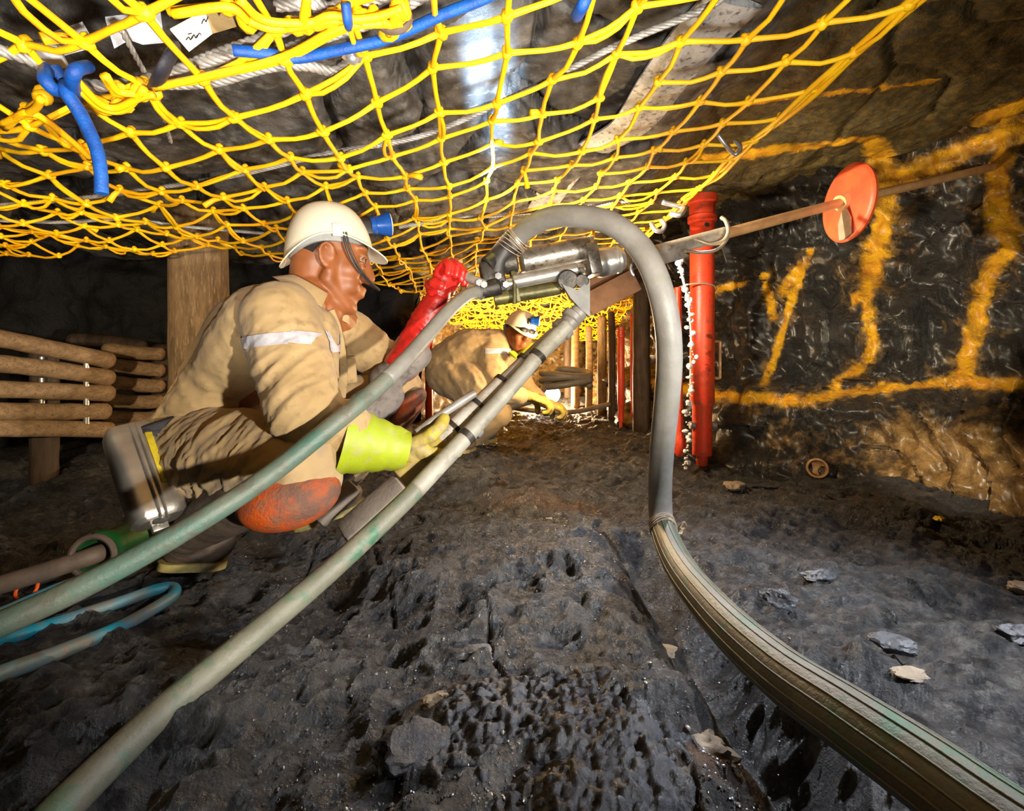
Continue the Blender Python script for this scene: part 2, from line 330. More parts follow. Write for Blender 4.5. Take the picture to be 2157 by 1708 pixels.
def remesh(mb, voxel, it=6, fac=0.6):
    "one continuous surface grown over overlapping forms"
    me = bpy.data.meshes.new('tmp'); me.from_pydata(mb.v, [], mb.f); me.update()
    bm = bmesh.new(); bm.from_mesh(me); bmesh.ops.recalc_face_normals(bm, faces=bm.faces); bm.to_mesh(me); bm.free()
    o = bpy.data.objects.new('tmp', me); COL.objects.link(o)
    r = o.modifiers.new('r', 'REMESH'); r.mode = 'VOXEL'; r.voxel_size = voxel
    if it: q = o.modifiers.new('s', 'SMOOTH'); q.iterations = it; q.factor = fac
    dg = bpy.context.evaluated_depsgraph_get(); e = o.evaluated_get(dg); m2 = e.to_mesh()
    n = len(m2.vertices); co = np.empty(n * 3); m2.vertices.foreach_get('co', co); no = np.empty(n * 3); m2.vertices.foreach_get('normal', no)
    fs = [tuple(p.vertices) for p in m2.polygons]; e.to_mesh_clear(); bpy.data.objects.remove(o); bpy.data.meshes.remove(me)
    out = MB(); out.v = [tuple(x) for x in co.reshape(-1, 3)]; out.f = fs; out.n = no.reshape(-1, 3); return out
def displace(mb, d):
    vv = np.array(mb.v) + mb.n * np.asarray(d)[:, None]; mb.v = [tuple(x) for x in vv]; return mb
def folds(mb, zones, base=0.0015, seed=0):
    "cloth creases: zones of (centre, reach, axis across the creases, spacing, depth)"
    p = np.array(mb.v); d = base * fbm(p * 26, 3, seed)
    for c, R, ax, sp, amp in zones:
        a, u, w_ = frame(ax); q = p - V(c); wt = np.exp(-(np.linalg.norm(q, axis=1) / R) ** 2)
        warp = 0.35 * fbm(p * 9, 2, seed + 5)
        st = np.stack([q @ a / sp + warp, q @ u / (sp * 4.2), q @ w_ / (sp * 4.2)], 1)
        d = d + wt * amp * (ridged(st, 2, seed + 9) * 0.75 - 0.2)
    return displace(mb, d)
def cut(o_mb, planes):
    "clip a surface to the positive side of each (point, normal)"
    v = np.array(o_mb.v); nn = np.array(o_mb.n); polys = [[(v[i], nn[i]) for i in f] for f in o_mb.f]
    keep = np.ones(len(v), bool)
    for pt, nr in planes: keep &= ((v - V(pt)) @ V(nr)) > -0.02 * np.linalg.norm(nr)
    polys = [[(v[i], nn[i]) for i in f] for f in o_mb.f if keep[list(f)].any()]
    for pt, nr in planes:
        pt, nr = V(pt), V(nr); out = []
        for pl in polys:
            d = [float((q[0] - pt) @ nr) for q in pl]; r = []
            for a in range(len(pl)):
                b = (a + 1) % len(pl)
                if d[a] >= 0: r.append(pl[a])
                if (d[a] >= 0) != (d[b] >= 0): t = d[a] / (d[a] - d[b]); r.append((lerp(pl[a][0], pl[b][0], t), lerp(pl[a][1], pl[b][1], t)))
            if len(r) >= 3: out.append(r)
        polys = out
    idx = {}; r = MB(); ns_ = []
    for pl in polys:
        f = []
        for q, n_ in pl:
            key = tuple(np.round(q, 5))
            if key not in idx: idx[key] = len(r.v); r.v.append(tuple(q)); ns_.append(n_)
            if idx[key] not in f: f.append(idx[key])
        if len(f) >= 3: r.f.append(tuple(f))
    # only the largest connected piece
    par = list(range(len(r.v)))
    def fd(a):
        while par[a] != a: par[a] = par[par[a]]; a = par[a]
        return a
    for f in r.f:
        for b in f[1:]: par[fd(b)] = fd(f[0])
    if r.f:
        cnt = {}
        for f in r.f: cnt[fd(f[0])] = cnt.get(fd(f[0]), 0) + 1
        big = max(cnt, key=cnt.get); r.f = [f for f in r.f if fd(f[0]) == big]
    r.n = np.array(ns_) if ns_ else np.zeros((0, 3)); return r
def shell(mb, t, lift=0.0):
    "open sheet -> solid of thickness t, lifted off along its normals"
    v = np.array(mb.v); n = mb.n; k = len(v); cnt = {}
    for f in mb.f:
        for a, b in zip(f, f[1:] + f[:1]): cnt[(min(a, b), max(a, b))] = cnt.get((min(a, b), max(a, b)), 0) + 1
    r = MB(); r.v = [tuple(x) for x in v + n * lift] + [tuple(x) for x in v + n * (lift + t)]
    r.f = [tuple(reversed(f)) for f in mb.f] + [tuple(i + k for i in f) for f in mb.f] + [(a, b, b + k, a + k) for (a, b), c in cnt.items() if c == 1]; return r

# ================================================================== THE STOPE
# ------------------------------------------------------------------ floor
DITCH = np.array([(0.39, 1.45), (0.36, 1.25), (0.345, 1.03), (0.345, 0.82), (0.36, 0.66), (0.38, 0.5), (0.40, 0.3)])
def seg_dist(p, pl):
    d = np.full(len(p), 9.0)
    for a, b in zip(pl, pl[1:]):
        ab = b - a; t = np.clip(((p - a) @ ab) / (ab @ ab), 0, 1); d = np.minimum(d, np.linalg.norm(p - (a + t[:, None] * ab), axis=1))
    return d
def floor_h(x, y, fine=True):
    x = np.atleast_1d(V(x)); y = np.atleast_1d(V(y)); p3 = np.stack([x, y, np.zeros_like(x)], 1); p2 = p3[:, :2]
    h = 0.072 * sstep(1.05, 0.62, y) + 0.035 * fbm(p3 * 1.7, 2, 3) * sstep(0.3, 1.2, y)
    h = h + 0.03 * sstep(0.40, 0.52, x) * sstep(1.15, 0.75, y)
    h = h + 0.045 * np.exp(-(((x - 0.12) / 0.35) ** 2 + ((y - 1.1) / 0.28) ** 2))
    h = h - 0.12 * np.exp(-(seg_dist(p2, DITCH) / 0.075) ** 2)
    h = h - 0.03 * np.exp(-(((x + 0.55) / 0.35) ** 2 + ((y - 1.3) / 0.35) ** 2))
    if fine:
        st = np.stack([x * 5 + y * 1.8, y * 2.2 - x * .9, 0 * x], 1); n1 = fbm(st, 3, 51)
        h = h + 0.016 * n1 + 0.012 * fbm(p3 * 5, 2, 57) - 0.020 * np.exp(-(fbm(st * 1.1 + 7, 2, 52) / 0.05) ** 2) * sstep(-.2, .3, fbm(p3 * 2.2, 2, 61))
        h = h + 0.013 * fbm(p3 * 9, 3, 21) + 0.005 * np.clip(ridged(p3 * 22, 2, 5), -1, 1.2) + 0.0042 * fbm(p3 * 48, 3, 8, 0.65)
        lump = np.clip(fbm(p3 * 14, 3, 33) - 0.15, 0, 1); h = h + 0.018 * lump
    return h
def FH(x, y): return float(floor_h(x, y, False)[0])
nx, ny = 600, 600
us = np.linspace(0, 1, ny); ys = 0.12 + 7.4 * us ** 2.2
ts = np.linspace(-1, 1, nx); vs = []
XX = np.empty((ny, nx)); YY = np.empty((ny, nx))
for j, y in enumerate(ys):
    half = min(3.4, 1.2 * y + 0.4) if y < 1.6 else lerp(2.32, 3.4, min(1, (y - 1.6) / .5))
    XX[j] = ts * half; YY[j] = y
zz = floor_h(XX.ravel(), YY.ravel())
fm = MB(); fm.v = list(zip(XX.ravel(), YY.ravel(), zz))
fm.f = [(j * nx + i, j * nx + i + 1, (j + 1) * nx + i + 1, (j + 1) * nx + i) for j in range(ny - 1) for i in range(nx - 1)]
fp = np.stack([XX.ravel(), YY.ravel(), 0 * zz], 1)
def blob(c, rx, ry): return np.exp(-(((fp[:, 0] - c[0]) / rx) ** 2 + ((fp[:, 1] - c[1]) / ry) ** 2))
g1 = G(1150, 1065); g2 = G(990, 990); g3 = G(1400, 1380, 0.06); g4 = G(1500, 1590, 0.1); g5 = G(1850, 1050); g6 = G(960, 1470, 0.06)
rust = 0.75 * blob(g1, 0.30, 0.10) + 0.6 * blob(g4, 0.07, 0.05) + 0.5 * blob(g6, 0.12, 0.02) + 0.35 * blob(g5, .4, .15)
silt = 0.75 * blob(g2, 0.16, 0.24) + 0.5 * blob(g3, 0.07, 0.06) + 0.25 * sstep(.5, .8, fp[:, 0]) * sstep(2.0, 1.2, fp[:, 1])
floor = struct(fm.build('floor', 'mud', attrs={'rust': rust, 'silt': silt}, sharp=0, loc=(0, 0, 0)), 'black muddy stope floor with wet lumps', 'floor')

# ------------------------------------------------------------------ roof
def roof_h(x, y):
    p3 = np.stack([x, y, 0 * x], 1)
    rs = np.random.default_rng(5); seeds = np.stack([rs.uniform(-3.2, 2.6, 170), rs.uniform(0, 7, 170)], 1); off = rs.uniform(-0.035, 0.035, 170); tl = rs.uniform(-0.12, 0.12, (170, 2))
    q = p3[:, :2] + 0.08 * np.stack([fbm(p3 * 3, 2, 1), fbm(p3 * 3, 2, 2)], 1)
    d2 = ((q[:, None, :] - seeds[None]) ** 2).sum(2); k = np.argmin(d2, 1); srt = np.partition(d2, 1, axis=1)
    edge = np.sqrt(srt[:, 1]) - np.sqrt(srt[:, 0])
    z = 1.27 + 0.17 * sstep(0.45, 0.75, x) + 1.5 * off[k] + (1.6 * tl[k] * (q - seeds[k])).sum(1) + 0.09 * np.exp(-(edge / 0.022) ** 2)
    right = sstep(0.5, 0.7, x)
    smooth_z = 1.27 + 0.17 * sstep(0.45, 0.75, x) + 0.02 * fbm(p3 * 2.2, 2, 9)
    z = lerp(z, smooth_z, right * 0.8)
    return z + 0.012 * fbm(p3 * 7, 4, 14) + 0.004 * fbm(p3 * 40, 2, 15)
nx, ny = 520, 420
xs = np.linspace(-3.3, 2.7, nx); ys = 0.05 + 7.4 * np.linspace(0, 1, ny) ** 1.7
X, Y = np.meshgrid(xs, ys); rz = roof_h(X.ravel(), Y.ravel())
rm = MB(); rm.v = list(zip(X.ravel(), Y.ravel(), rz)); rm.f = [(j * nx + i, (j + 1) * nx + i, (j + 1) * nx + i + 1, j * nx + i + 1) for j in range(ny - 1) for i in range(nx - 1)]
# ------------------------------------------------------------------ right wall (the rock face)
WP = np.array(catmull([(2.45, -0.5, 0), (2.38, 0.2, 0), (2.22, 0.95, 0), (2.0, 1.68, 0), (1.66, 2.22, 0), (1.33, 2.72, 0), (1.2, 3.3, 0), (1.16, 4.5, 0), (1.12, 7.2, 0)], 24))[:, :2]
acc = np.concatenate([[0], np.cumsum(np.linalg.norm(np.diff(WP, axis=0), axis=1))])
ns, nt_ = 460, 150
sv = acc[-1] * np.linspace(0, 1, ns); sv = np.interp(np.linspace(0, 1, ns), [0, .12, .72, 1], [0, 0.9, 4.4, acc[-1]])
bx = np.interp(sv, acc, WP[:, 0]); by = np.interp(sv, acc, WP[:, 1]); tx = np.gradient(bx); ty = np.gradient(by); ln = np.hypot(tx, ty); nxv, nyv = -ty / ln, tx / ln
nrm = np.stack([nxv, nyv], 1); sgn = -1 if (nrm[ns // 2] @ V((-1, -0.3))) < 0 else 1; nrm = nrm * sgn      # towards the stope
zt = np.linspace(-0.12, 1.62, nt_)
S, Z = np.meshgrid(np.arange(ns), zt); S = S.ravel(); Z = Z.ravel()
p3 = np.stack([bx[S], by[S], Z], 1)
ledge = 0.16 * sstep(0.46, 0.33, Z + 0.05 * fbm(p3 * 3, 2, 4)) + 0.05 * sstep(0.12, 0.0, Z)
lean = 0.10 * sstep(0.9, 1.5, Z)
slab = np.round(2.2 * fbm(p3 * V((2.3, 2.3, 1.6)), 2, 41)) / 2.2
rz_ = p3[:, 2] + 0.9 * (p3[:, 0] - p3[:, 1]) * 0.5; sk = np.stack([p3[:, 0] + .5 * p3[:, 2], p3[:, 1], p3[:, 2]], 1)
off = ledge + lean + 0.11 * slab + 0.07 * fbm(p3 * 2.6, 3, 42) + 0.028 * fbm(p3 * 9, 3, 43) + 0.040 * (ridged(sk * V((8, 8, 2.2)), 3, 44) - 0.6)
off = off + 0.15 * np.exp(-(((p3[:, 0] - 1.62) / .10) ** 2 + ((p3[:, 2] - .62) / .20) ** 2 + ((p3[:, 1] - 2.2) / .3) ** 2))
mound = np.exp(-(((p3[:, 0] - 1.42) / 0.22) ** 2 + ((p3[:, 1] - 2.55) / 0.25) ** 2)) * sstep(0.32, 0.0, Z) * 0.12
off = off + mound
wv = np.stack([p3[:, 0] + nrm[S, 0] * off, p3[:, 1] + nrm[S, 1] * off, Z], 1)
wm = MB(); wm.v = [tuple(q) for q in wv]; wm.f = [(j * ns + i, j * ns + i + 1, (j + 1) * ns + i + 1, (j + 1) * ns + i) for j in range(nt_ - 1) for i in range(ns - 1)]
# survey paint: lines run over the rock of wall and roof
bvh_w = BVHTree.FromPolygons(wm.v, wm.f); bvh_r = BVHTree.FromPolygons(rm.v, rm.f); EYE = Vector((0, 0, H))
def hit(px, py):
    d = Vector(tuple(P(px, py, 1.0))) - EYE; d.normalize(); a = bvh_w.ray_cast(EYE, d); b = bvh_r.ray_cast(EYE, d)
    c = [(q[3], q[0]) for q in (a, b) if q[0] is not None]
    return np.array(min(c, key=lambda t: t[0])[1]) if c else np.array(P(px, py, 2.0))
PAINT = [([(1560, 222), (1660, 207), (1760, 196), (1860, 186), (1970, 170)], 11), ([(1470, 338), (1600, 322), (1720, 306), (1830, 290)], 20),
         ([(1838, 300), (1866, 370), (1862, 450), (1846, 520), (1832, 590)], 26), ([(1830, 590), (1828, 660), (1838, 720), (1815, 770), (1755, 812)], 13), ([(1800, 630), (1850, 600)], 18),
         ([(1835, 405), (1950, 352), (2060, 305), (2165, 262)], 30), ([(2100, 250), (2165, 215)], 45), ([(2110, 330), (2100, 430), (2125, 510)], 26),
         ([(2135, 520), (2090, 560), (2062, 650), (2042, 730), (2022, 805)], 19), ([(1380, 806), (1500, 828), (1580, 838), (1690, 842), (1790, 826), (1900, 816), (2020, 806), (2165, 812)], 17),
         ([(1612, 580), (1630, 668)], 10), ([(1706, 530), (1665, 640), (1642, 720), (1608, 812)], 9), ([(1505, 612), (1566, 596)], 9), ([(1690, 560), (1650, 615)], 14)]
polys = []
for pl, wd in PAINT:
    pts = [hit(*q) for q in catmull([(a, b, 0) for a, b in pl], 6)] if False else [hit(q[0], q[1]) for q in catmull([(a, b, 0) for a, b in pl], 6)]
    polys.append((np.array(pts), [0.62 * wd * q[1] / F for q in pts]))
def paint_mask(v, wide=1.0):
    m = np.zeros(len(v))
    for pts, wd in polys:
        lo, hi = pts.min(0) - 0.15, pts.max(0) + 0.15; sel = np.where(((v > lo) & (v < hi)).all(1))[0]
        if not len(sel): continue
        q = v[sel]; best = np.zeros(len(sel))
        for a, b, w0 in zip(pts, pts[1:], wd):
            if np.linalg.norm(b - a) > 0.5: continue
            ab = b - a; t = np.clip(((q - a) @ ab) / max(ab @ ab, 1e-9), 0, 1); d = np.linalg.norm(q - (a + t[:, None] * ab), axis=1)
            best = np.maximum(best, 0.98 - 0.45 * d / (w0 * wide))
        m[sel] = np.maximum(m[sel], best)
    return np.clip(m, 0, 1)
def ochre_wall(v):
    c = hit(1960, 960); d = np.linalg.norm((v - c) * V((1, 1, 1.6)), axis=1); m = 0.95 * np.exp(-(d / 0.26) ** 2)
    c2 = hit(2130, 1010); m = m + 0.9 * np.exp(-(np.linalg.norm(v - c2, axis=1) / 0.2) ** 2)
    c3 = hit(2120, 230); m = m + 0.75 * np.exp(-(np.linalg.norm(v - c3, axis=1) / 0.28) ** 2)
    c4 = hit(1660, 930); m = m + 0.35 * np.exp(-(np.linalg.norm(v - c4, axis=1) / 0.2) ** 2)
    return m + 0.5 * sstep(2.9, 4.0, v[:, 1])
rv = np.array(rm.v)
struct(rm.build('ceiling', 'roof', sharp=0, loc=(0, 0, 1.27), attrs={'paint': paint_mask(rv), 'ochre': 0.75 * sstep(0.55, 0.75, rv[:, 0]) + 0.18 * sstep(2.5, 3.5, rv[:, 1])}), 'dark slabby rock roof above the netting', 'ceiling')
struct(wm.build('wall_right', 'rock', sharp=0, loc=(0, 0, 0), attrs={'paint': paint_mask(wv), 'ochre': np.maximum(ochre_wall(wv), 0.52 * paint_mask(wv, 2.6))}), 'dark rock face marked with yellow survey paint', 'wall')
# ------------------------------------------------------------------ dark back and left walls
def rough_wall(name, a, b, seed, mt, label, ochre=0.0):
    n1, n2 = 130, 60; a, b = V(a), V(b); d = unit(b - a); nn = np.array([-d[1], d[0]]); m = MB(); L = np.linalg.norm(b - a); pts = []
    for z in np.linspace(-0.1, 1.6, n2):
        for t in np.linspace(0, 1, n1): q = a + (b - a) * t; pts.append((q[0], q[1], z))
    pts = np.array(pts); o = 0.13 * fbm(pts * 1.5, 4, seed) + 0.03 * fbm(pts * 8, 3, seed + 3); pts[:, 0] += nn[0] * o; pts[:, 1] += nn[1] * o
    m.v = [tuple(p) for p in pts]; m.f = [(j * n1 + i, j * n1 + i + 1, (j + 1) * n1 + i + 1, (j + 1) * n1 + i) for j in range(n2 - 1) for i in range(n1 - 1)]
    return struct(m.build(name, mt, sharp=0, loc=(a[0], a[1], 0), attrs={'paint': np.zeros(len(pts)), 'ochre': np.full(len(pts), ochre)}), label, 'wall')
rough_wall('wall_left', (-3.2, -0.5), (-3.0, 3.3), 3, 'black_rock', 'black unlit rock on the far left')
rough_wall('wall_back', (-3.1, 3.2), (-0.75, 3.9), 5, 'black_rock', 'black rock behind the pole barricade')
rough_wall('wall_inner', (-0.75, 3.9), (-0.35, 7.3), 7, 'rock', 'brown rock beside the far workings', 0.5)
rough_wall('wall_far', (-0.6, 6.6), (1.4, 6.6), 8, 'rock', 'brown rock at the far end of the stope', 0.7)
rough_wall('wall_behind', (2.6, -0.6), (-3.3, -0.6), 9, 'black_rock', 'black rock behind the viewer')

# ================================================================== SAFETY NET
def dz_at(x, y):
    return 0.385 + 0.15 * float(sstep(-0.75, 0.35, x)) - 0.02 * float(sstep(1.5, 3.5, y)) + 0.035 * math.exp(-((x + .52) / .22) ** 2 - ((y - 1.33) / .25) ** 2)
def net_z(x, y): return H + dz_at(x, y)
def net_xy(i, j):
    y0 = 0.62 + 0.118 * j; x = 0.615 - 0.112 * i; y = y0 - 0.27 * (x - 0.6)
    x = x - 0.10 * min(1.0, i / 5.0) * (y - 1.2) - 0.06 * max(0, i - 8) / 8 * (y - 1.2)
    return x, y
def on_net(px, py, off=0.0):
    Y = 1.0
    for _ in range(40):
        x = (px - CX) / F * Y; Y = (dz_at(x, Y) + off) / ((HY - py) / F)
    return P(px, py, Y)
def rope_cord(mb, a, b, r, rnd, n=6, sag=0.01):
    a, b = V(a), V(b); mid = (a + b) / 2 + V((rnd.uniform(-.004, .004), rnd.uniform(-.004, .004), -sag * rnd.uniform(.1, 1)))
    mb.tube([a, lerp(a, mid, .55) + V((0, 0, -.0015)), mid, lerp(mid, b, .5), b], [r * 1.12, r * .95, r * .9, r * .95, r * 1.12], n, caps=False)
def knot(mb, c, r, rnd):
    a, u, w_ = frame((rnd.uniform(-1, 1), rnd.uniform(-1, 1), rnd.uniform(-.4, .4))); R = np.stack([a, u, w_], 1)
    mb.ell(c, (r * 1.45, r * .95, r), R, 8, 5); mb.ell(V(c) + u * r * .4, (r * .8, r * 1.2, r * .9), R, 8, 5)
rn = random.Random(4); NI, NJ = 25, 34; kn = {}
def ylim(x): return lerp(1.88, 3.9, float(sstep(-1.05, -0.45, x)))
for i in range(NI):
    for j in range(-5, NJ):
        x, y = net_xy(i, j); slack = min(1.0, i / 6.0)
        if i: x += rn.uniform(-.013, .013); y += rn.uniform(-.013, .013)
        if y < 0.30 or y > ylim(x) + rn.uniform(-.05, .05) or x < -2.6: continue
        z = net_z(x, y) + slack * (0.012 * math.sin(i * 1.9 + j * .8) + rn.uniform(-.012, .012))
        kn[i, j] = V((x, y, z))
nb = MB(); kb = MB(); bb = MB(); stubs = MB(); RC = 0.0050
for (i, j), p in kn.items():
    knot(kb, p, 0.0092, rn)
    for q in ((i + 1, j), (i, j + 1)):
        if q in kn:
            g = kn[q]
            if q[0] != i and rn.random() < .03: continue
            rope_cord(nb, p, g, RC, rn)
            if rn.random() < (.32 if p[0] < -.2 else .1):
                o = V((rn.uniform(-.012, .012), rn.uniform(-.012, .012), rn.uniform(-.02, -.004))); m_ = (p + g) / 2 + o
                nb.tube([p, lerp(p, m_, .6) + o * .3, m_, lerp(m_, g, .4) + o * .3, g], RC * .85, 5, caps=False)
    if rn.random() < .10 and i:
        d = V((rn.uniform(-1, 1), rn.uniform(-1, 1), rn.uniform(-.6, .1))); d = unit(d) * rn.uniform(.025, .06)
        nb.tube([p, p + d * .5 + V((0, 0, .004)), p + d], [RC * 1.1, RC * 1.3, RC * 1.5], 6)
net = thing('safety_net', 'yellow knotted rope net strung under the roof above the crouching worker', 'net', (0, 1.5, 1.05))
nb.build('net_cord', 'cord', net, sharp=0); kb.build('net_knot', 'cord', net, sharp=0)
edge = [kn[0, j] for j in range(-5, NJ) if (0, j) in kn]
for k, o in enumerate((-.006, .010)):
    pts = catmull([e + V((o + .006 * math.sin(n * 2.1 + k * 2), 0, .006 * math.cos(n * 1.7 + k))) for n, e in enumerate(edge)], 5); bb.tube(pts, 0.0062, 8)
bb.build('border_rope', 'cord', net, sharp=0)
# bundled slack cord hanging in the near left corner
sl = MB()
for pts in ([(150, 170), (200, 215), (250, 222), (290, 200), (320, 195)], [(170, 190), (215, 232), (262, 225), (300, 190)], [(215, 160), (250, 190), (290, 195)], [(0, 262), (60, 235), (90, 205)], [(10, 270), (70, 240), (140, 300), (190, 330)],
            [(520, 40), (580, 60), (640, 55), (700, 30), (760, 40)], [(500, 0), (545, 40), (620, 55), (700, 45)], [(600, 60), (690, 40), (790, 35), (845, 20)], [(800, 40), (835, 60), (838, 20), (820, 70)],
            [(355, 30), (480, 15), (520, 45)], [(330, 185), (470, 150), (600, 125), (720, 60), (845, 45)], [(640, -10), (650, 50), (700, 48)]):
    for rep in range(2):
        q = [on_net(a + rn.uniform(-9, 9), b + rn.uniform(-6, 6), -.012 - .014 * rep) for a, b in pts]; sl.tube(catmull(q, 6), 0.0052, 7)
    knot(sl, on_net(*pts[len(pts) // 2], -.015), .010, rn); knot(sl, on_net(*pts[-1], -.015), .012, rn)
sl.build('slack_cord', 'cord', net, sharp=0)
# the net of the far workings, hanging down towards its end
fn = MB(); fk = MB(); R2 = random.Random(9); fkn = {}
for i in range(36):
    for j in range(25):
        x = -1.0 + i * .070; y = 3.95 + j * .08; z = H + lerp(.46, .16, (j / 24) ** 1.2) + R2.uniform(-.03, .03); fkn[i, j] = V((x + R2.uniform(-.02, .02), y, z))
for (i, j), p in fkn.items():
    knot(fk, p, .010, R2)
    for q in ((i + 1, j), (i, j + 1)):
        if q in fkn: fn.tube([p, (p + fkn[q]) / 2 + V((0, 0, -.012)), fkn[q]], .0062, 5, caps=False)
    if R2.random() < .5 and (i + 1, j + 1) in fkn: fn.tube([p, fkn[i + 1, j + 1]], .0055, 5, caps=False)
net2 = thing('safety_net', 'sagging golden net lit up over the far worker', 'net', (0, 4.8, 0.9))
fn.build('net_cord', 'cord', net2, sharp=0); fk.build('net_knot', 'cord', net2, sharp=0)

# ------------------------------------------------------------------ wire ropes, blue ropes, tags
def wire_rope(pts, r, label, strands=4, pitch=0.045, k=14, name='wire_rope', group=None):
    pts = catmull(pts, k); L = np.concatenate([[0], np.cumsum([np.linalg.norm(b - a) for a, b in zip(pts, pts[1:])])])
    n = max(20, int(L[-1] / (pitch / 9))); t = np.linspace(0, L[-1], n); pp = np.array(pts); c = np.stack([np.interp(t, L, pp[:, k_]) for k_ in range(3)], 1)
    T = np.gradient(c, axis=0); T /= np.linalg.norm(T, axis=1)[:, None]; u = np.cross(T, V((.1, .2, 1))); u /= np.linalg.norm(u, axis=1)[:, None]; w_ = np.cross(T, u); m = MB()
    for s in range(strands):
        a = 2 * math.pi * (t / pitch + s / strands); m.tube(c + (r * .52) * (np.cos(a)[:, None] * u + np.sin(a)[:, None] * w_), r * .52, 6)
    return tag(m.build(name, 'steel_rope', sharp=0), label, 'rope', group)
def net_pts(l, off): return [on_net(a, b, off) for a, b in l]
wire_rope(net_pts([(1530, -12), (1480, 20), (1290, 100), (1110, 190), (890, 285), (680, 325), (480, 372), (200, 414), (0, 432), (-80, 440)], .012), .0062, 'long grey wire rope lying across the middle of the yellow net')
wire_rope(net_pts([(-40, 95), (60, 125), (120, 158), (190, 182), (330, 163), (450, 118), (560, 78), (690, 22), (760, -25)], .016), .0085, 'thick grey wire rope curving past the blue knot at top left')
wire_rope(net_pts([(160, 178), (230, 180), (330, 178), (450, 172), (560, 142), (640, 138), (705, 150), (745, 122)], .014), .0085, 'thick grey wire rope ending under the blue rope with a bolt')
wire_rope(net_pts([(420, 135), (500, 112), (590, 108), (700, 72), (800, 40), (900, -15)], .010), .0085, 'thick grey wire rope running up beside the metal ring')
wire_rope(net_pts([(580, 12), (660, 8), (720, 22), (840, -18)], .018), .0080, 'short thick grey wire rope behind the blue tie at the top edge')
wire_rope(net_pts([(-60, 462), (120, 468), (260, 462), (400, 478), (560, 492)], .008), .0055, 'thin grey wire rope low over the far left of the net')
wire_rope(net_pts([(840, 478), (950, 462), (1080, 450), (1200, 440), (1330, 425)], .012), .008, 'pale wire rope behind the top of the hose arch')
wire_rope(net_pts([(255, 62), (330, 205), (360, 300)], .03)[:3], .004, 'thin wire stay behind the net near the white boards', 3)
def simple_rope(pts, r, mt, name, label, cat='rope', k=8, n=10, flat=None):
    m = MB(); m.tube(catmull(pts, k), r, n, flat=flat); return tag(m.build(name, mt, sharp=0), label, cat)
# blue rope end tied on with a knot
b0 = thing('blue_rope', 'bright blue rope end hanging down from a knot at top left', 'rope', on_net(120, 170, 0))
c0 = on_net(118, 172, -.02); m = MB()
hang = [c0 + V((.004, .01, 0)), P(140, 195, c0[1]), P(172, 245, c0[1] + .01), P(202, 310, c0[1] + .015), P(212, 360, c0[1] + .015), P(214, 408, c0[1] + .015)]
m.tube(catmull(hang, 8), [.0086, .0088, .009, .0085, .0082, .0085], 12); m.build('rope_end', 'blue', b0)
m = MB(); c1 = on_net(165, 160, -.02)
m.tube(catmull([on_net(100, 145, .01), on_net(95, 168, -.025), on_net(118, 190, -.032), on_net(135, 180, -.01), on_net(112, 140, .012)], 8), .0085, 10)
m.tube(catmull([on_net(185, 140, .012), on_net(160, 148, -.024), on_net(152, 175, -.03), on_net(165, 200, -.012), on_net(150, 190, .01)], 8), .0085, 10); m.build('knot', 'blue', b0)
simple_rope(net_pts([(1060, -22), (1000, 5), (930, 32), (820, 80), (720, 104), (625, 122), (560, 112), (490, 106)], -.014), .0082, 'blue', 'blue_rope', 'long blue rope slanting across the top centre of the net', flat=(1, .8))
simple_rope([on_net(728, 6, -.02), on_net(733, 45, -.03), on_net(738, 46, .02)], .0105, 'blue', 'blue_tie', 'short blue tie round the wire rope at the top edge', 'rope', flat=(1, .6))
simple_rope([on_net(1240, -18, .0), on_net(1228, 10, -.02), on_net(1215, 34, -.012)], .0095, 'blue', 'blue_tie', 'blue rope stub at the top edge above the hose arch', 'rope')
simple_rope([on_net(372, 100, .02), on_net(352, 130, -.025), on_net(335, 165, -.03), on_net(318, 200, .01)], .011, 'black_strap', 'black_strap', 'black strap looped round the net beside the white card', 'strap', flat=(1, .5))
# white card with a scrawl, half torn
cd = thing('paper_card', 'white card with black scrawl and a torn brown corner wedged in the net', 'card', on_net(425, 70, .03))
q = [on_net(*a, .028) for a in ((358, 62), (432, 22), (447, 70), (398, 108))]; nn = unit(np.cross(q[1] - q[0], q[3] - q[0]))
MB().prism(q, nn * .002).build('card_face', 'paper', cd, sharp=30)
q2 = [on_net(*a, .030) for a in ((432, 22), (450, 16), (462, 34), (470, 18), (484, 18), (498, 55), (447, 70))]; MB().prism(q2, nn * .002).build('torn_corner', 'paper_brown', cd, sharp=30)
m = MB()
for s in ([(392, 84), (398, 78), (401, 84), (406, 76)], [(404, 82), (409, 73), (412, 80), (416, 74)], [(414, 80), (420, 70), (424, 74)], [(425, 50), (430, 40), (434, 46), (438, 36)], [(396, 72), (404, 70)]):
    m.tube(catmull([on_net(a, b, .0255) for a, b in s], 4), .0006, 5)
m.build('scrawl', 'ink', cd)
def roof_board(corners, off, label):
    qq = [on_net(*a, off) for a in corners]; n_ = unit(np.cross(qq[1] - qq[0], qq[-1] - qq[0])); return tag(MB().prism(qq, n_ * .006).build('roof_board', 'whiteboard', sharp=30), label, 'board', 'pale boards above the net')
roof_board([(222, 40), (338, 26), (346, 86), (300, 90), (272, 80), (240, 98)], .05, 'largest pale ragged board above the net, next to the white card')
roof_board([(110, 72), (174, 50), (200, 95), (136, 113)], .055, 'middle pale board above the net')
roof_board([(44, 92), (114, 82), (144, 138), (82, 146)], .06, 'pale board above the net nearest the blue knot')
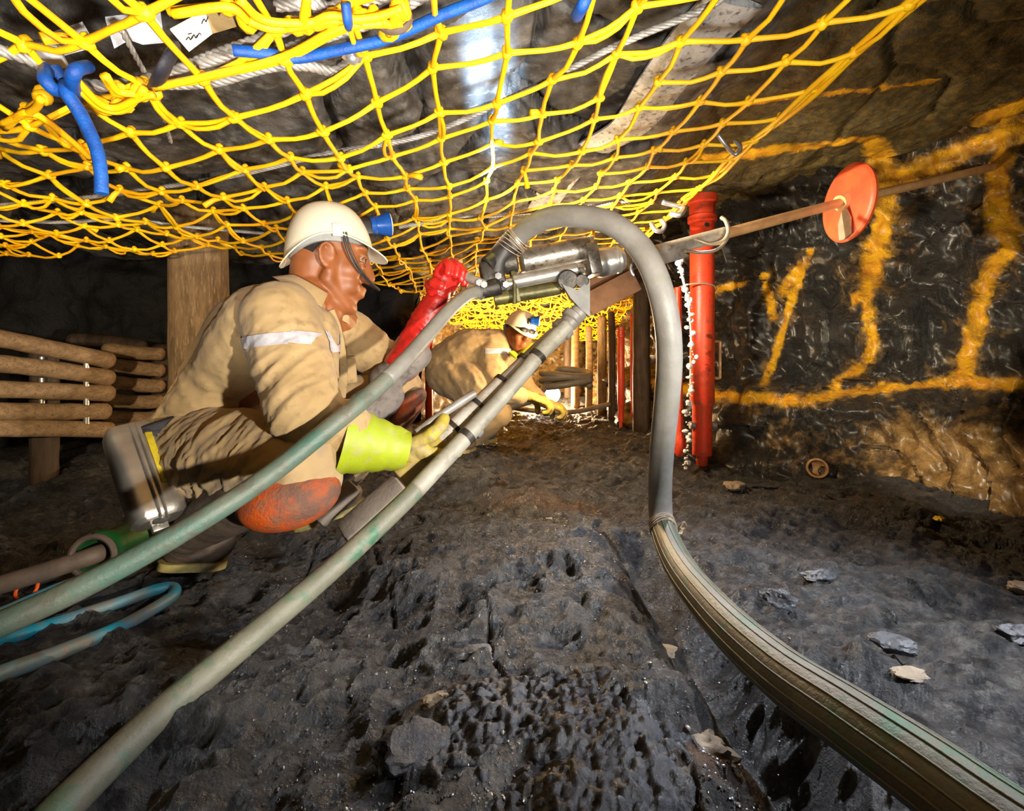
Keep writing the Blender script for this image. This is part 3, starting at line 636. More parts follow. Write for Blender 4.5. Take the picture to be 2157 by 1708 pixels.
# bolt with white nut, ring, hooks at the net's edge
m = MB(); c = on_net(742, 122, -.005); m.capsule(c, c + V((.0, .0, .05)), .010, .008, 12); m.lathe(c + V((0, 0, .004)), (0, 0, 1), [(-.004, .006), (-.004, .016), (.006, .016), (.006, .006)], 6); tag(m.build('eye_bolt', 'galv'), 'small pale bolt end under the blue rope', 'bolt')
m = MB(); c = on_net(830, 40, -.01); m.tube([c + .022 * V((math.cos(t), .3 * math.sin(t), math.sin(t))) for t in np.linspace(0, 2 * math.pi, 25)], .0045, 8, caps=False); tag(m.build('metal_ring', 'brown_pipe'), 'dull metal ring on the net edge at top centre', 'ring')
def hook(pts, r, label, mt='galv'): return simple_rope(pts, r, mt, 'hook', label, 'hook', 7, 8)
Yh = on_net(1528, 280)[1]
hook([P(1512, 283, Yh), P(1532, 310, Yh), P(1548, 325, Yh - .02), P(1560, 312, Yh - .02), P(1548, 296, Yh)], .005, 'bent steel hook on the right border of the net')
Yh = on_net(1420, 420)[1]
hook([P(1395, 425, Yh), P(1420, 432, Yh), P(1440, 438, Yh), P(1432, 452, Yh - .02), P(1412, 450, Yh)], .010, 'grey shackle at the far end of the net border')
hook([P(1372, 470, Yh + .1), P(1380, 484, Yh + .08), P(1394, 486, Yh + .08), P(1400, 473, Yh + .08), P(1392, 462, Yh + .08)], .009, 'white round hook above the drill steel')
# grey strap bolted along the roof
m = MB(); pl = [hit(a, b) for a, b in ((1548, -20), (1470, 65), (1400, 150), (1330, 235), (1250, 310), (1195, 370), (1140, 430))]
pl = [p + V((0, 0, -.02)) for p in pl]; m.tube(catmull([V((p[0], p[1], lerp(pl[0][2], pl[-1][2], k / 6))) for k, p in enumerate(pl)], 8), .070, 10, flat=(.14, 1.0)); tag(m.build('roof_strap', 'band', sharp=30), 'wide grey strap running along the roof above the net', 'strap')

# ================================================================== POLES, POSTS, PROPS
def pole(a, b, r0, r1, name, mt, label, cat, group=None, seed=0, n=16):
    a, b = V(a), V(b); rs = np.random.default_rng(seed); k = 12; t = np.linspace(0, 1, k); bend = rs.uniform(-1, 1, 3) * .008
    pts = [lerp(a, b, s) + bend * math.sin(s * math.pi) for s in t]; d = unit(b - a); m = MB(); rr = lerp(r0, r1, t) * (1 + rs.uniform(-.04, .04, k))
    pts = [a - d * r0 * .45] + [a - d * r0 * .2] + pts + [b + d * r1 * .25, b + d * r1 * .5]; rr = np.concatenate([[r0 * .55, r0 * .85], rr, [r1 * .85, r1 * .5]])
    m.tube(pts, list(rr), n) if False else None
    aa, u, w_ = frame(d); vs = []; fs = []; cum = [0]
    for p, q in zip(pts, pts[1:]): cum.append(cum[-1] + np.linalg.norm(q - p))
    for p, r in zip(pts, rr):
        for kk in range(n): th = 2 * math.pi * kk / n; q = r * (1 + .04 * math.sin(3 * th + seed)); vs.append(p + q * (math.cos(th) * u + math.sin(th) * w_))
    for i in range(len(pts) - 1):
        for kk in range(n): k2 = (kk + 1) % n; fs.append((i * n + kk, i * n + k2, (i + 1) * n + k2, (i + 1) * n + kk))
    fs.append(tuple(range(n - 1, -1, -1))); fs.append(tuple((len(pts) - 1) * n + kk for kk in range(n))); m.add(vs, fs)
    return tag(m.build(name, mt, sharp=50), label, cat, group)
# barricade of stacked poles on the left, held apart by pale pegs, tied to two uprights
front = [(712, 760, 20), (767, 796, 18), (819, 828, 18), (865, 866, 17), (904, 906, 16)]
words5 = ['topmost', 'second from the top', 'third from the top', 'fourth from the top', 'lowest']
for k, (y0, y1, hw) in enumerate(front):
    pole(P(-95, y0 - (y1 - y0) * .35, 1.90), P(232 - (8 if k in (3,) else 0), y1, 2.25), .0375, .0375, 'barricade_pole', 'wood', 'pale wooden pole of the near barricade, ' + words5[k], 'pole', 'near barricade poles', 3 + k)
back = [(735, 745), (768, 780), (803, 813), (842, 846), (880, 880)]
for k, (y0, y1) in enumerate(back):
    pole(P(225, y0, 2.62), P(338, y1, 2.70), .040, .038, 'barricade_pole', 'wood', 'dim brown pole of the farther barricade behind, ' + words5[k], 'pole', 'far barricade poles', 23 + k)
pole(P(150, 715, 2.66), P(300, 728, 2.72), .036, .036, 'barricade_pole', 'dark_wood', 'dark brown pole lying on top of the farther barricade', 'pole', None, 33)
pg = 0
for k in range(4):
    for px in (88, 182):
        t = (px + 95) / 327; ya = lerp(front[k][0], front[k][1], t); yb = lerp(front[k + 1][0], front[k + 1][1], t); Yp = lerp(1.93, 2.22, t)
        m = MB(); m.cyl(P(px, ya + 12, Yp), P(px, yb - 12, Yp), .011, 10)
        tag(m.build('spacer_peg', 'bright_steel'), 'pale spacer peg in the %s gap between near poles, %s end' % (['top', 'second', 'third', 'lowest'][k], 'outer' if px == 88 else 'inner'), 'peg', 'spacer pegs between the near poles')
pole(V((-2.13, 2.16, -.02)), V((-2.13, 2.16, .60)), .05, .05, 'upright_post', 'dark_wood', 'dark upright behind the near barricade poles', 'post', None, 51)
pole(V((-2.08, 2.82, -.02)), V((-2.08, 2.82, .60)), .05, .05, 'upright_post', 'dark_wood', 'dark upright behind the farther barricade poles', 'post', None, 52)
# big timber post behind the worker
pole(P(424, 740, 2.05) * V((1, 1, 0)) + V((0, 0, -.03)), P(418, 740, 2.05) * V((1, 1, 0)) + V((0, 0, 1.15)), .118, .112, 'timber_post', 'post_wood', 'thick round timber post standing behind the crouching worker', 'post', None, 8, 28)
# main hydraulic prop
def prop(px, ptop, pbot, Y, r, label, group=None, mt='red_prop', detail=True):
    b = P(px, pbot, Y); t = P(px, ptop, Y); Lp = t[2] - b[2]; th = thing('mine_prop', label, 'prop', b, group); up = V((0, 0, 1))
    m = MB(); m.lathe(b, up, [(0.055, 0), (.055, r * .80), (Lp * .22, r * .80), (Lp * .24, r), (Lp * .92, r), (Lp * .93, r * .9), (Lp * .93, 0)], 28); m.build('tube', mt, th)
    m = MB(); m.lathe(b, up, [(0, 0), (0, r * .42), (.02, r * .46), (.06, r * .46), (.06, 0)], 20); m.build('foot', mt, th)
    m = MB(); m.lathe(b, up, [(Lp * .90, 0), (Lp * .90, r * 1.0), (Lp * .905, r * 1.18), (Lp * .925, r * 1.18), (Lp * .93, r * 1.05), (Lp * .97, r * 1.05), (Lp * .975, r * 1.22), (Lp, r * 1.22), (Lp, 0)], 28); hd = m.build('head', mt, th)
    if detail:
        m = MB(); c = b + V((0, -r * 1.0, Lp * .885)); m.cyl(c, c + V((0, r * .3, 0)), r * .22, 14); m.build('pin_hole', 'rubber', hd)
        m = MB(); x0 = r * .95; z0, z1 = Lp * .325, Lp * .46; m.tube(catmull([b + V((x0, 0, z1)), b + V((x0 + .03, 0, z1)), b + V((x0 + .034, 0, z1 - .02)), b + V((x0 + .034, 0, z0 + .02)), b + V((x0 + .03, 0, z0)), b + V((x0, 0, z0))], 5), .0075, 8); m.build('handle', 'rod', th)
        for s in (-1, 1): m = MB(); m.cyl(b + V((s * r * .7, -.01, Lp * .15)), b + V((s * r * 1.12, -.01, Lp * .15)), .02, 12); m.build('valve_boss', 'galv', th)
    return th
main_prop = prop(1479, 414, 980, 2.42, .060, 'thick red hydraulic prop standing against the rock face')
# slim red rod beside it, hung by a wire hoop
sr = thing('support_rod', 'slim red rod with bulb foot between the hose and the thick red prop', 'rod', P(1432, 962, 2.36))
m = MB(); m.cyl(P(1428, 605, 2.36), P(1432, 925, 2.36), .017, 14); m.build('shaft', 'red_prop', sr)
m = MB(); a, b = P(1432, 915, 2.36), P(1432, 962, 2.36); m.lathe(b, a - b, [(0, 0), (.004, .017), (.02, .027), (.06, .029), (.09, .026), (.105, .019), (.13, .019), (.13, 0)], 18); m.build('bulb_foot', 'red_prop', sr)
m = MB(); cc = P(1464, 612, 2.40); m.tube([cc + V((.104 * math.cos(t), .085 * math.sin(t), .055 * max(0, math.sin((t)))) ) if False else cc + V((.102 * math.cos(t), -.07 * math.sin(t), .028 * math.sin(t))) for t in np.linspace(0, 2 * math.pi, 40)], .004, 7, caps=False); tag(m.build('wire_hoop', 'wire'), 'thin pale wire hoop round the thick red prop', 'wire')
# props and posts farther in
prop(1308, 690, 903, 3.50, .026, 'thin dull red prop past the hose arch, nearest of the far props', None, 'red_prop', False)
prop(1334, 660, 890, 3.75, .024, 'dark red prop beside the black timber post', None, 'red_prop', False)
pole(P(1352, 903, 3.5) * V((1, 1, 0)) + V((0, 0, -.02)), P(1352, 560, 3.5), .065, .06, 'timber_post', 'dark_wood', 'black wet timber post seen through the hose arch', 'post', None, 61, 20)
for k, (px, pt, pb, Y, r, mt, lb) in enumerate(((1212, 680, 840, 5.0, .045, 'wood', 'lit brown timber post just right of the pale support tube'), (1196, 690, 838, 5.6, .05, 'dark_wood', 'dark post behind the lit brown post'), (1240, 690, 845, 4.7, .035, 'wood', 'second lit timber post from the support tube'),
                                       (1268, 670, 850, 4.4, .045, 'post_wood', 'third timber post from the support tube'), (1288, 660, 870, 4.0, .03, 'dark_wood', 'slender dark post beside the thin red prop'), (905, 700, 900, 3.5, .028, 'orange_plastic', 'orange pole behind the far knee of the crouching worker'))):
    bx_, by_ = P(px, pb, Y)[:2]; pole(V((bx_, by_, -.02)), V((bx_, by_, P(px, pt, Y)[2])), r, r * .95, 'orange_pole' if mt == 'orange_plastic' else 'timber_post', mt, lb, 'pole' if mt == 'orange_plastic' else 'post', None, 70 + k, 16)
# lamp and coiled hose in the far workings
lp = thing('work_lamp', 'glaring white work lamp on the ground beyond the far worker', 'lamp', P(1160, 862, 4.6))
m = MB(); c = P(1160, 830, 4.6); m.lathe(c, (0, -1, 0), [(0, 0), (0, .075), (.015, .09), (.03, .075), (.03, 0)], 24); m.build('lamp_glass', 'lit', lp)
m = MB(); m.lathe(c + V((0, .11, 0)), (0, -1, 0), [(0, 0), (0, .05), (.09, .1), (.12, .1), (.12, .085), (.10, 0)], 24); m.box(c + V((0, .03, -.1)), (.06, .05, .02)); m.build('housing', 'steel', lp)
m = MB(); hp = []
for t in np.linspace(0, 2 * math.pi * 3.3, 90): c = P(1192, 800, 3.75); hp.append(c + V((.19 * math.cos(t), .10 * math.sin(t), -.05 + .034 * t / 6.28 + .02 * math.sin(t * 1.3))))
hp += [P(1130, 840, 3.6), P(1060, 862, 3.5), P(1000, 880, 3.5)]; m.tube(hp, .028, 10); tag(m.build('coiled_hose', 'hose_grey', sharp=0), 'coil of grey hose beyond the hose arch', 'hose')
m = MB(); m.tube(catmull([P(1290, 850, 4.0), P(1200, 868, 3.9), P(1100, 862, 3.9), P(1060, 850, 4.0)], 10), .02, 9); tag(m.build('pipe', 'leg_grey', sharp=0), 'grey pipe lying on the floor below the coiled hose', 'pipe')
# brown boards on the far post
ax = unit(P(1335, 590, 3.1) - P(1240, 640, 3.1)); a_, u_, w_ = frame(ax, (0, 0, 1))
m = MB(); m.box((P(1335, 592, 3.1) + P(1238, 642, 3.1)) / 2, (.18, .075, .05), [a_, u_, w_]); tag(m.build('head_board', 'board'), 'brown board wedged behind the drill, lower of the two', 'board')
m = MB(); m.box((P(1322, 570, 3.2) + P(1240, 604, 3.2)) / 2, (.15, .05, .05), [a_, u_, w_]); tag(m.build('head_board', 'board'), 'brown board just under the drill front, upper of the two', 'board')

# ================================================================== PEOPLE
def head_frame(c, yaw, pitch, roll=0.0, k=1.0):
    cy, sy = math.cos(yaw), math.sin(yaw); Rz = np.array([[cy, -sy, 0], [sy, cy, 0], [0, 0, 1]])
    cp, sp = math.cos(pitch), math.sin(pitch); Ry = np.array([[cp, 0, sp], [0, 1, 0], [-sp, 0, cp]])
    cr, sr_ = math.cos(roll), math.sin(roll); Rx = np.array([[1, 0, 0], [0, cr, -sr_], [0, sr_, cr]])
    R = Rz @ Ry @ Rx
    return (lambda p: V(c) + k * (R @ V(p))), R, k
def head_forms(m, T, R, k):
    def e(c, r, rot=None): m.ell(T(c), tuple(k * q for q in r), R if rot is None else R @ rot, 22, 14)
    e((-.004, 0, .048), (.088, .074, .078)); e((.022, 0, .0), (.068, .065, .092)); e((.028, 0, -.040), (.060, .057, .062))
    e((.045, 0, -.085), (.040, .040, .032)); e((.072, 0, -.112), (.020, .024, .019)); e((-.034, 0, -.01), (.052, .056, .06))
    for s in (-1, 1):
        m.capsule(T((.004, s * .052, -.056)), T((.066, s * .016, -.110)), .019 * k, .018 * k)
        m.capsule(T((.012, s * .056, .0)), T((.006, s * .053, -.055)), .016 * k, .018 * k)
        e((.046, s * .040, -.020), (.038, .026, .030)); e((.072, s * .028, .038), (.022, .032, .011)); e((.052, s * .034, -.056), (.034, .022, .030))
        e((.098, s * .0125, -.029), (.013, .010, .0095))
        q = [(.012, s * .074, .000), (.005, s * .081, .018), (-.010, s * .085, .024), (-.023, s * .086, .010), (-.020, s * .082, -.014), (-.006, s * .077, -.032), (.004, s * .073, -.028)]
        m.tube([T(v) for v in catmull(q, 5)], .0058 * k, 8); e((-.006, s * .072, -.004), (.018, .009, .026)); e((.000, s * .077, -.028), (.008, .006, .008)); e((.011, s * .077, -.008), (.005, .006, .007))
        m.tube([T(v) for v in catmull([(.076, s * .053, .010), (.089, s * .045, .019), (.0945, s * .032, .021), (.093, s * .018, .014)], 4)], .0050 * k, 7); m.tube([T(v) for v in catmull([(.076, s * .053, .008), (.088, s * .043, .001), (.092, s * .032, -.001), (.091, s * .018, .006)], 4)], .0052 * k, 7)
    m.tube([T(v) for v in catmull([(.084, 0, .040), (.094, 0, .016), (.106, 0, -.008), (.111, 0, -.024), (.098, 0, -.036)], 5)], [.010 * k, .010 * k, .012 * k, .014 * k, .012 * k], 12); e((.088, 0, -.020), (.020, .022, .018)); e((.084, 0, .008), (.014, .013, .030))
    e((.094, 0, -.058), (.014, .025, .0085)); e((.092, 0, -.074), (.013, .022, .009)); e((.080, 0, -.066), (.018, .032, .024)); e((.076, 0, -.088), (.014, .022, .014))
def eyes(T, R, k, parent, sides=(-1, 1)):
    for s in sides:
        m = MB(); m.ell(T((.0785, s * .0295, .012)), (.0112 * k,) * 3); ey = m.build('eye', 'eye', parent)
        m = MB(); m.ell(T((.0875, s * .031, .012)), (.0040 * k, .0062 * k, .0062 * k), R); m.build('iris', 'rubber', ey)
def helmet(T, R, k, parent, lamp=True, strap=True, cap_dir=(1, 0, .12)):
    n, mrow = 48, 14; A, B, Ch, z0 = .113, .100, .090, .058; vs = []; fs = []
    def rim(t): return .046 - (.030 if math.cos(t) > 0 else .058) * math.cos(t) ** 2
    rows = []
    for j in range(mrow + 3):
        for i in range(n):
            t = 2 * math.pi * i / n; c, s = math.cos(t), math.sin(t)
            if j <= mrow:
                ph = (1 - j / mrow) * math.pi / 2 * .985; rr = math.cos(ph) ** .85; zz_ = z0 + Ch * math.sin(ph); low = (j / mrow) ** 3; zz_ = lerp(zz_, rim(t), low); out = 1.0
                x, y = A * rr * c - .006, B * rr * s
            else:
                q = j - mrow; br = .006 + (.034 * max(0, c) ** 2 + .006 * max(0, -c) ** 2); x = (A + br * q / 2) * c - .006; y = (B + br * .6 * q / 2) * s; zz_ = rim(t) - (.003 + (.022 if c > 0 else .012) * c * c) * q / 2
            vs.append(T((x, y, zz_)))
    for j in range(mrow + 2):
        for i in range(n): i2 = (i + 1) % n; fs.append((j * n + i, j * n + i2, (j + 1) * n + i2, (j + 1) * n + i))
    fs.append(tuple(range(n)))
    m = MB(); m.add(vs, fs); bm = bmesh.new(); bvs = [bm.verts.new(v) for v in m.v]
    for f in m.f: bm.faces.new([bvs[i] for i in f])
    bmesh.ops.recalc_face_normals(bm, faces=bm.faces); bm.normal_update(); bmesh.ops.solidify(bm, geom=bm.faces[:], thickness=.0032 * k); bm.verts.index_update()
    m = MB(); m.v = [tuple(v.co) for v in bm.verts]; m.f = [tuple(v.index for v in f.verts) for f in bm.faces]; bm.free()
    hel = m.build('helmet', 'helmet', parent, sharp=60)
    m = MB(); ring = []
    for (zo, ro) in ((.026, 0), (.058, .004), (.058, -.004), (.026, -.008)):
        ring.append([T(((A - .016 + ro) * math.cos(t) - .010, (B - .013 + ro) * math.sin(t), zo - .030 * max(0, -math.cos(t)) ** 2)) for t in np.linspace(0, 2 * math.pi, 40, endpoint=False)])
    fl = [p for r in ring for p in r]; ff = [(a * 40 + i, a * 40 + (i + 1) % 40, ((a + 1) % 4) * 40 + (i + 1) % 40, ((a + 1) % 4) * 40 + i) for a in range(4) for i in range(40)]
    m.add(fl, ff); m.build('headband', 'helmet_band', hel)
    if strap:
        for dx, r_ in ((0, .0032), (.008, .0026)):
            m = MB(); q = [(.022 + dx, -.098, .046), (.030 + dx, -.094, .005), (.050 + dx, -.080, -.038), (.080 + dx * .7, -.058, -.070), (.112, -.022, -.086), (.114, .015, -.082), (.075, .060, -.045), (.03, .095, .02)]
            m.tube([T(v) for v in catmull(q, 6)], r_ * k, 8); m.build('chin_strap', 'rubber', hel)
        m = MB(); m.box(T((.010, -.100, .050)), (.012 * k, .004 * k, .016 * k), R.T); m.build('strap_clip', 'helmet', hel)
    if lamp:
        d = R @ unit(cap_dir); p = T((.106, 0, .094)); m = MB(); m.lathe(p, d, [(0, 0), (0, .022 * k), (.012 * k, .026 * k), (.014 * k, .024 * k), (.034 * k, .029 * k), (.052 * k, .036 * k), (.052 * k, 0)], 26); la = m.build('cap_lamp', 'lamp_blue', hel)
        m = MB(); m.lathe(p + d * .0515 * k, d, [(0, 0), (0, .033 * k), (.004 * k, .031 * k), (.006 * k, 0)], 26); m.build('lens', 'lens', la)
        m = MB(); m.box(T((.098, 0, .086)), (.014 * k, .014 * k, .018 * k), R.T); m.build('lamp_bracket', 'rubber', la)
    return hel
def hand(wrist, f, nrm, size=1.0, grip=0.021, thumb_side=1, spread=0.0, r=.0115):
    "gripping hand: f runs from wrist to knuckles, nrm is where the palm looks"
    f = unit(f); nrm = unit(V(nrm) - f * np.dot(nrm, f)); s = np.cross(f, nrm) * thumb_side; k = size; w0 = V(wrist); m = MB()
    Rm = np.stack([f, s, nrm], 1)
    m.ell(w0 + f * .048 * k, (.056 * k, .042 * k, .019 * k), Rm, 20, 12); m.capsule(w0 - f * .03 * k, w0 + f * .03 * k, .028 * k, .027 * k)
    for q, (o, L, kb) in enumerate(((.031, .94, .088), (.011, 1.05, .094), (-.010, 1.0, .090), (-.030, .80, .082))):
        b = w0 + f * kb * k + s * o * k; m.capsule(w0 + f * .05 * k + s * o * .8 * k, b, r * 1.15 * k, r * 1.12 * k)
        ang = 0.55 + .06 * q; p = b
        for L_, da, rr in ((.040, .0, 1.05), (.027, 1.0, .95), (.022, .95, .85)):
            ang += da; d = f * math.cos(ang) + nrm * math.sin(ang) + s * spread * (o / .03); d = unit(d); p2 = p + d * L_ * L * k; m.capsule(p, p2, r * rr * k, r * rr * .93 * k, 12, 5); p = p2
    b = w0 + f * .022 * k + s * .030 * k + nrm * .008 * k; p = b
    for L_, d in ((.040, f * .62 + s * .55 + nrm * .45), (.032, f * .55 + s * .05 + nrm * .85), (.026, f * .25 - s * .35 + nrm * .9)):
        p2 = p + unit(d) * L_ * k; m.capsule(p, p2, r * 1.2 * k, r * 1.05 * k, 12, 5); p = p2
    return m

# ------------------------------------------------------------------ crouching worker
NKB = P(655, 628, 1.31)
hc = P(690, 548, 1.335); HT, HR, HK = head_frame(hc, math.radians(24), math.radians(9), math.radians(-2), 1.10)
Sn, En, Wn = P(592, 672, 1.17), P(640, 868, 1.05), P(815, 938, 1.14)
Sf, Ef, Wf = P(738, 706, 1.50), P(838, 782, 1.52), P(905, 662, 1.46)
Hn, Kn, An = P(425, 950, 1.25), P(630, 972, 1.06), P(378, 1135, 1.20)
Hf, Kf, Af = P(485, 930, 1.43), P(838, 822, 1.52), P(690, 1060, 1.53)
heelN, toeN = P(335, 1200, 1.20), P(470, 1190, 1.30); heelF, toeF = P(622, 1118, 1.48), P(765, 1060, 1.60)
wk = thing('person', 'crouching worker in khaki overalls and white helmet reaching a red glove to the drill', 'person', (hc[0] - .15, 1.3, 0))
m = MB(); head_forms(m, HT, HR, HK)
m.capsule(HT((-.032, 0, -.03)), NKB + V((-.01, .02, -.01)), .058, .062); m.capsule(HT((-.005, 0, -.06)), NKB + V((.03, .015, -.03)), .044, .054)
hm = remesh(m, .0034, 27, .5); hv = np.array(hm.v)
# the body under the clothes joins the head in one surface
m2 = MB(); m2.v = hm.v; m2.f = hm.f
for a, b, r0, r1 in ((NKB, P(560, 720, 1.34), .07, .10), (P(560, 720, 1.34), P(430, 900, 1.34), .10, .09), (NKB, Sn, .06, .062), (NKB, Sf, .06, .06), (Sn, En, .05, .042), (En, Wn, .040, .030), (Sf, Ef, .048, .040), (Ef, Wf, .038, .028), (Hn, Kn, .075, .055), (Kn, An, .05, .036), (Hf, Kf, .072, .052), (Kf, Af, .05, .034), (P(430, 900, 1.34), Hn, .09, .08), (P(430, 900, 1.34), Hf, .09, .08)):
    m2.capsule(a, b, r0, r1)
hm = remesh(m2, .0040, 2, .5); body = hm.build('body', 'skin', wk, sharp=0)
eyes(HT, HR, HK, wk)
# short hair below the helmet
m = MB(); m.ell(HT((-.005, 0, .046)), tuple(HK * q for q in (.0905, .0760, .079)), HR, 40, 26)
hr = MB(); hr.v = m.v; hr.f = m.f; hr.n = np.array([unit(V(q) - V(HT((-.016, 0, .048)))) for q in m.v])
hr = cut(hr, [(HT((-.030, 0, .01)), HR @ unit((-.85, 0, .50))), (HT((0, 0, .045)), HR @ V((0, 0, -1)))]); hr.build('hair', 'hair', wk)
m = MB(); m.ell(HT((.052, 0, -.098)), tuple(HK * q for q in (.0435, .0435, .034)), HR, 30, 20); m.ell(HT((.077, 0, -.112)), tuple(HK * q for q in (.021, .025, .018)), HR, 20, 12)
T_h, R_h, K_h = head_frame(HT((.010, 0, .008)), math.radians(24), math.radians(-3), math.radians(-2), 1.045)
helmet(T_h, R_h, K_h, wk)
# jacket
j = MB()
for a, b, r0, r1 in ((P(560, 690, 1.24), P(448, 812, 1.27), .115, .078), (P(585, 690, 1.42), P(455, 815, 1.42), .115, .088), (P(448, 812, 1.27), P(408, 905, 1.27), .080, .100), (P(455, 815, 1.42), P(420, 905, 1.42), .090, .100),
                     (P(530, 700, 1.34), P(418, 880, 1.34), .115, .095), (P(632, 712, 1.33), P(590, 735, 1.34), .082, .10), (P(668, 690, 1.40), P(680, 790, 1.40), .072, .055), (P(688, 680, 1.44), P(706, 770, 1.44), .060, .048),
                     (P(632, 640, 1.31), P(560, 690, 1.32), .072, .12), (P(636, 650, 1.29), Sn, .066, .092), (P(650, 665, 1.36), Sf, .062, .082),
                     (Sn, lerp(Sn, En, .5), .094, .088), (lerp(Sn, En, .5), En + V((0, 0, .01)), .088, .078), (En, lerp(En, Wn, .5), .078, .060), (lerp(En, Wn, .5), lerp(En, Wn, .72), .058, .050),
                     (P(655, 700, 1.22), P(665, 790, 1.16), .068, .055), (Sf, Ef, .078, .066), (Ef, lerp(Ef, Wf, .42), .062, .052)): j.capsule(a, b, r0, r1)
jm = remesh(j, .0060, 8, .6)
folds(jm, [(En, .15, unit(Wn - En) * .5 + unit(En - Sn) * .5, .032, .008), (lerp(Sn, En, .7), .13, En - Sn + V((.1, 0, 0)), .036, .005), (P(420, 860, 1.25), .13, V((.4, 0, 1)), .026, .0075), (P(480, 780, 1.2), .14, V((.8, .1, .4)), .05, .006), (lerp(En, Wn, .5), .07, Wn - En, .022, .005),
           (P(590, 690, 1.15), .14, V((.9, 0, .25)), .06, .005), (Ef, .11, Ef - Sf, .028, .007), (P(700, 730, 1.33), .11, V((1, 0, .2)), .035, .006)], .002, 3)
jac = jm.build('jacket', 'khaki', wk, sharp=0)
jm.n = np.array([tuple(v.normal) for v in jac.data.vertices])
# silver tape across the chest and sleeve
def tape(px0, py0, px1, py1, wpx, Y, extra=(), lift=.0022):
    a, b = P(px0, py0, Y), P(px1, py1, Y); d = unit(b - a); up = unit(np.cross(V((0, -1, 0)), d)); up = up if up[2] > 0 else -up; wd = wpx * Y / F
    s = cut(jm, [(a - up * wd / 2, up), (a + up * wd / 2, -up), (a, d), (b, -d), (V((0, Y + .04, 0)), V((0, -1, 0)))] + list(extra))
    if len(s.v) > 8: shell(s, .0012, lift).build('reflective_tape', 'reflect', jac, sharp=50)
tape(500, 727, 640, 714, 24, 1.12); tape(652, 712, 690, 716, 23, 1.16); tape(712, 742, 752, 722, 40, 1.36)
# collar, pocket flap, front placket
def collar_ring(c, ax, r0, r1, h, lean):
    a, u, w_ = frame(ax, (1, 0, 0)); m = MB(); ring = []
    for (hh, rr) in ((0, r0), (h * .6, r1 + .002), (h, r1 + .006), (h * .9, r1 + .012), (h * .1, r0 + .018 + lean)): ring.append([c + a * (hh + .012 * math.cos(t)) + (rr * (1.0 + .10 * math.cos(t))) * (u * math.cos(t) + w_ * math.sin(t)) for t in np.linspace(.72, 2 * math.pi - .85, 40)])
    v = [p for r in ring for p in r]; f = [(a_ * 40 + i, a_ * 40 + i + 1, ((a_ + 1) % 5) * 40 + i + 1, ((a_ + 1) % 5) * 40 + i) for a_ in range(5) for i in range(39)]
    f += [tuple(a_ * 40 for a_ in range(5)), tuple(a_ * 40 + 39 for a_ in range(4, -1, -1))]; m.add(v, f); return m
collar_ring(P(652, 634, 1.30), V((.60, .12, .78)), .086, .076, .040, .016).build('collar', 'khaki', jac, sharp=70)
m = MB(); m.tube(catmull([P(688, 655, 1.28), P(702, 690, 1.30), P(712, 740, 1.315), P(716, 790, 1.33), P(712, 835, 1.345)], 6), .022, 10, flat=(.32, 1), hint=(0, 1, 0)); m.build('front_placket', 'khaki', jac)
m = MB(); m.box(P(728, 782, 1.36), (.030, .008, .036), [unit((1, .35, .1)), unit((-.35, 1, 0)), unit((-.1, 0, 1))], .006); m.build('pocket', 'khaki', jac)
# belt
m = MB(); bc = P(398, 905, 1.345); m.tube([bc + V((.128 * math.cos(t), .205 * math.sin(t), .015 + .052 * math.cos(t))) for t in np.linspace(0, 2 * math.pi, 40)], .016, 8, caps=False, flat=(1, .35)); m.build('belt', 'black_strap', wk, sharp=0)
# trousers
t_ = MB()
for a, b, r0, r1 in ((P(412, 920, 1.28), Hn, .115, .118), (P(425, 915, 1.42), Hf, .115, .110), (Hn, lerp(Hn, Kn, .5), .122, .112), (lerp(Hn, Kn, .5), Kn, .112, .094), (Kn + V((.0, 0, -.0)), Kn + V((.015, 0, -.03)), .092, .080), (Kn, lerp(Kn, An, .28), .080, .070), (lerp(Kn, An, .28), lerp(Kn, An, .5), .066, .050),
                     (Hf, Kf, .108, .078), (Kf, lerp(Kf, Af, .7), .074, .058), (P(405, 945, 1.23), P(420, 975, 1.21), .092, .080), (P(425, 930, 1.34), P(440, 950, 1.34), .13, .12)): t_.capsule(a, b, r0, r1)
tm = remesh(t_, .0060, 8, .6)
folds(tm, [(P(430, 960, 1.12), .17, V((.75, .2, -.75)), .022, .0085), (P(520, 960, 1.05), .13, V((.8, 0, -.6)), .024, .007), (P(560, 1010, 1.0), .09, V((.7, 0, -.7)), .026, .007), (Kf, .11, Kf - Hf, .03, .006), (P(410, 1000, 1.1), .12, V((1, 0, -.2)), .028, .010), (lerp(Kf, Af, .5), .12, Af - Kf, .03, .006)], .002, 13)
tv = np.array(tm.v)
tr = tm.build('trousers', 'khaki_trouser', wk, sharp=0)
tm.n = np.array([tuple(v.normal) for v in tr.data.vertices])
# knee pads strapped over the trousers
kn_dir = unit(unit(Kn - Hn) * .55 + unit(Kn - An) * .35 + V((-.05, -.25, -.75)))
kp = MB(); kp.ell(P(610, 1048, 1.03), (.108, .085, .066), np.stack([unit((1, .1, .22)), unit((-.1, 1, 0)), unit((-.22, 0, 1))], 1), 32, 20); kp.build('knee_pad', 'orange_pad', wk)
kf = MB(); kf.ell(P(858, 866, 1.44), (.034, .05, .085), np.stack([unit((1, 0, -.75)), V((0, 1, 0)), unit((.75, 0, 1))], 1), 24, 16); kf.build('knee_pad', 'orange_pad', wk)
m = MB()
for q in ((.12, .078), (.42, .070)): c = lerp(Kf, Af, q[0]); a, u, w_ = frame(Af - Kf); m.tube([c + q[1] * (u * math.cos(t) + w_ * math.sin(t)) for t in np.linspace(0, 2 * math.pi, 30)], .010, 8, caps=False, flat=(.4, 1))
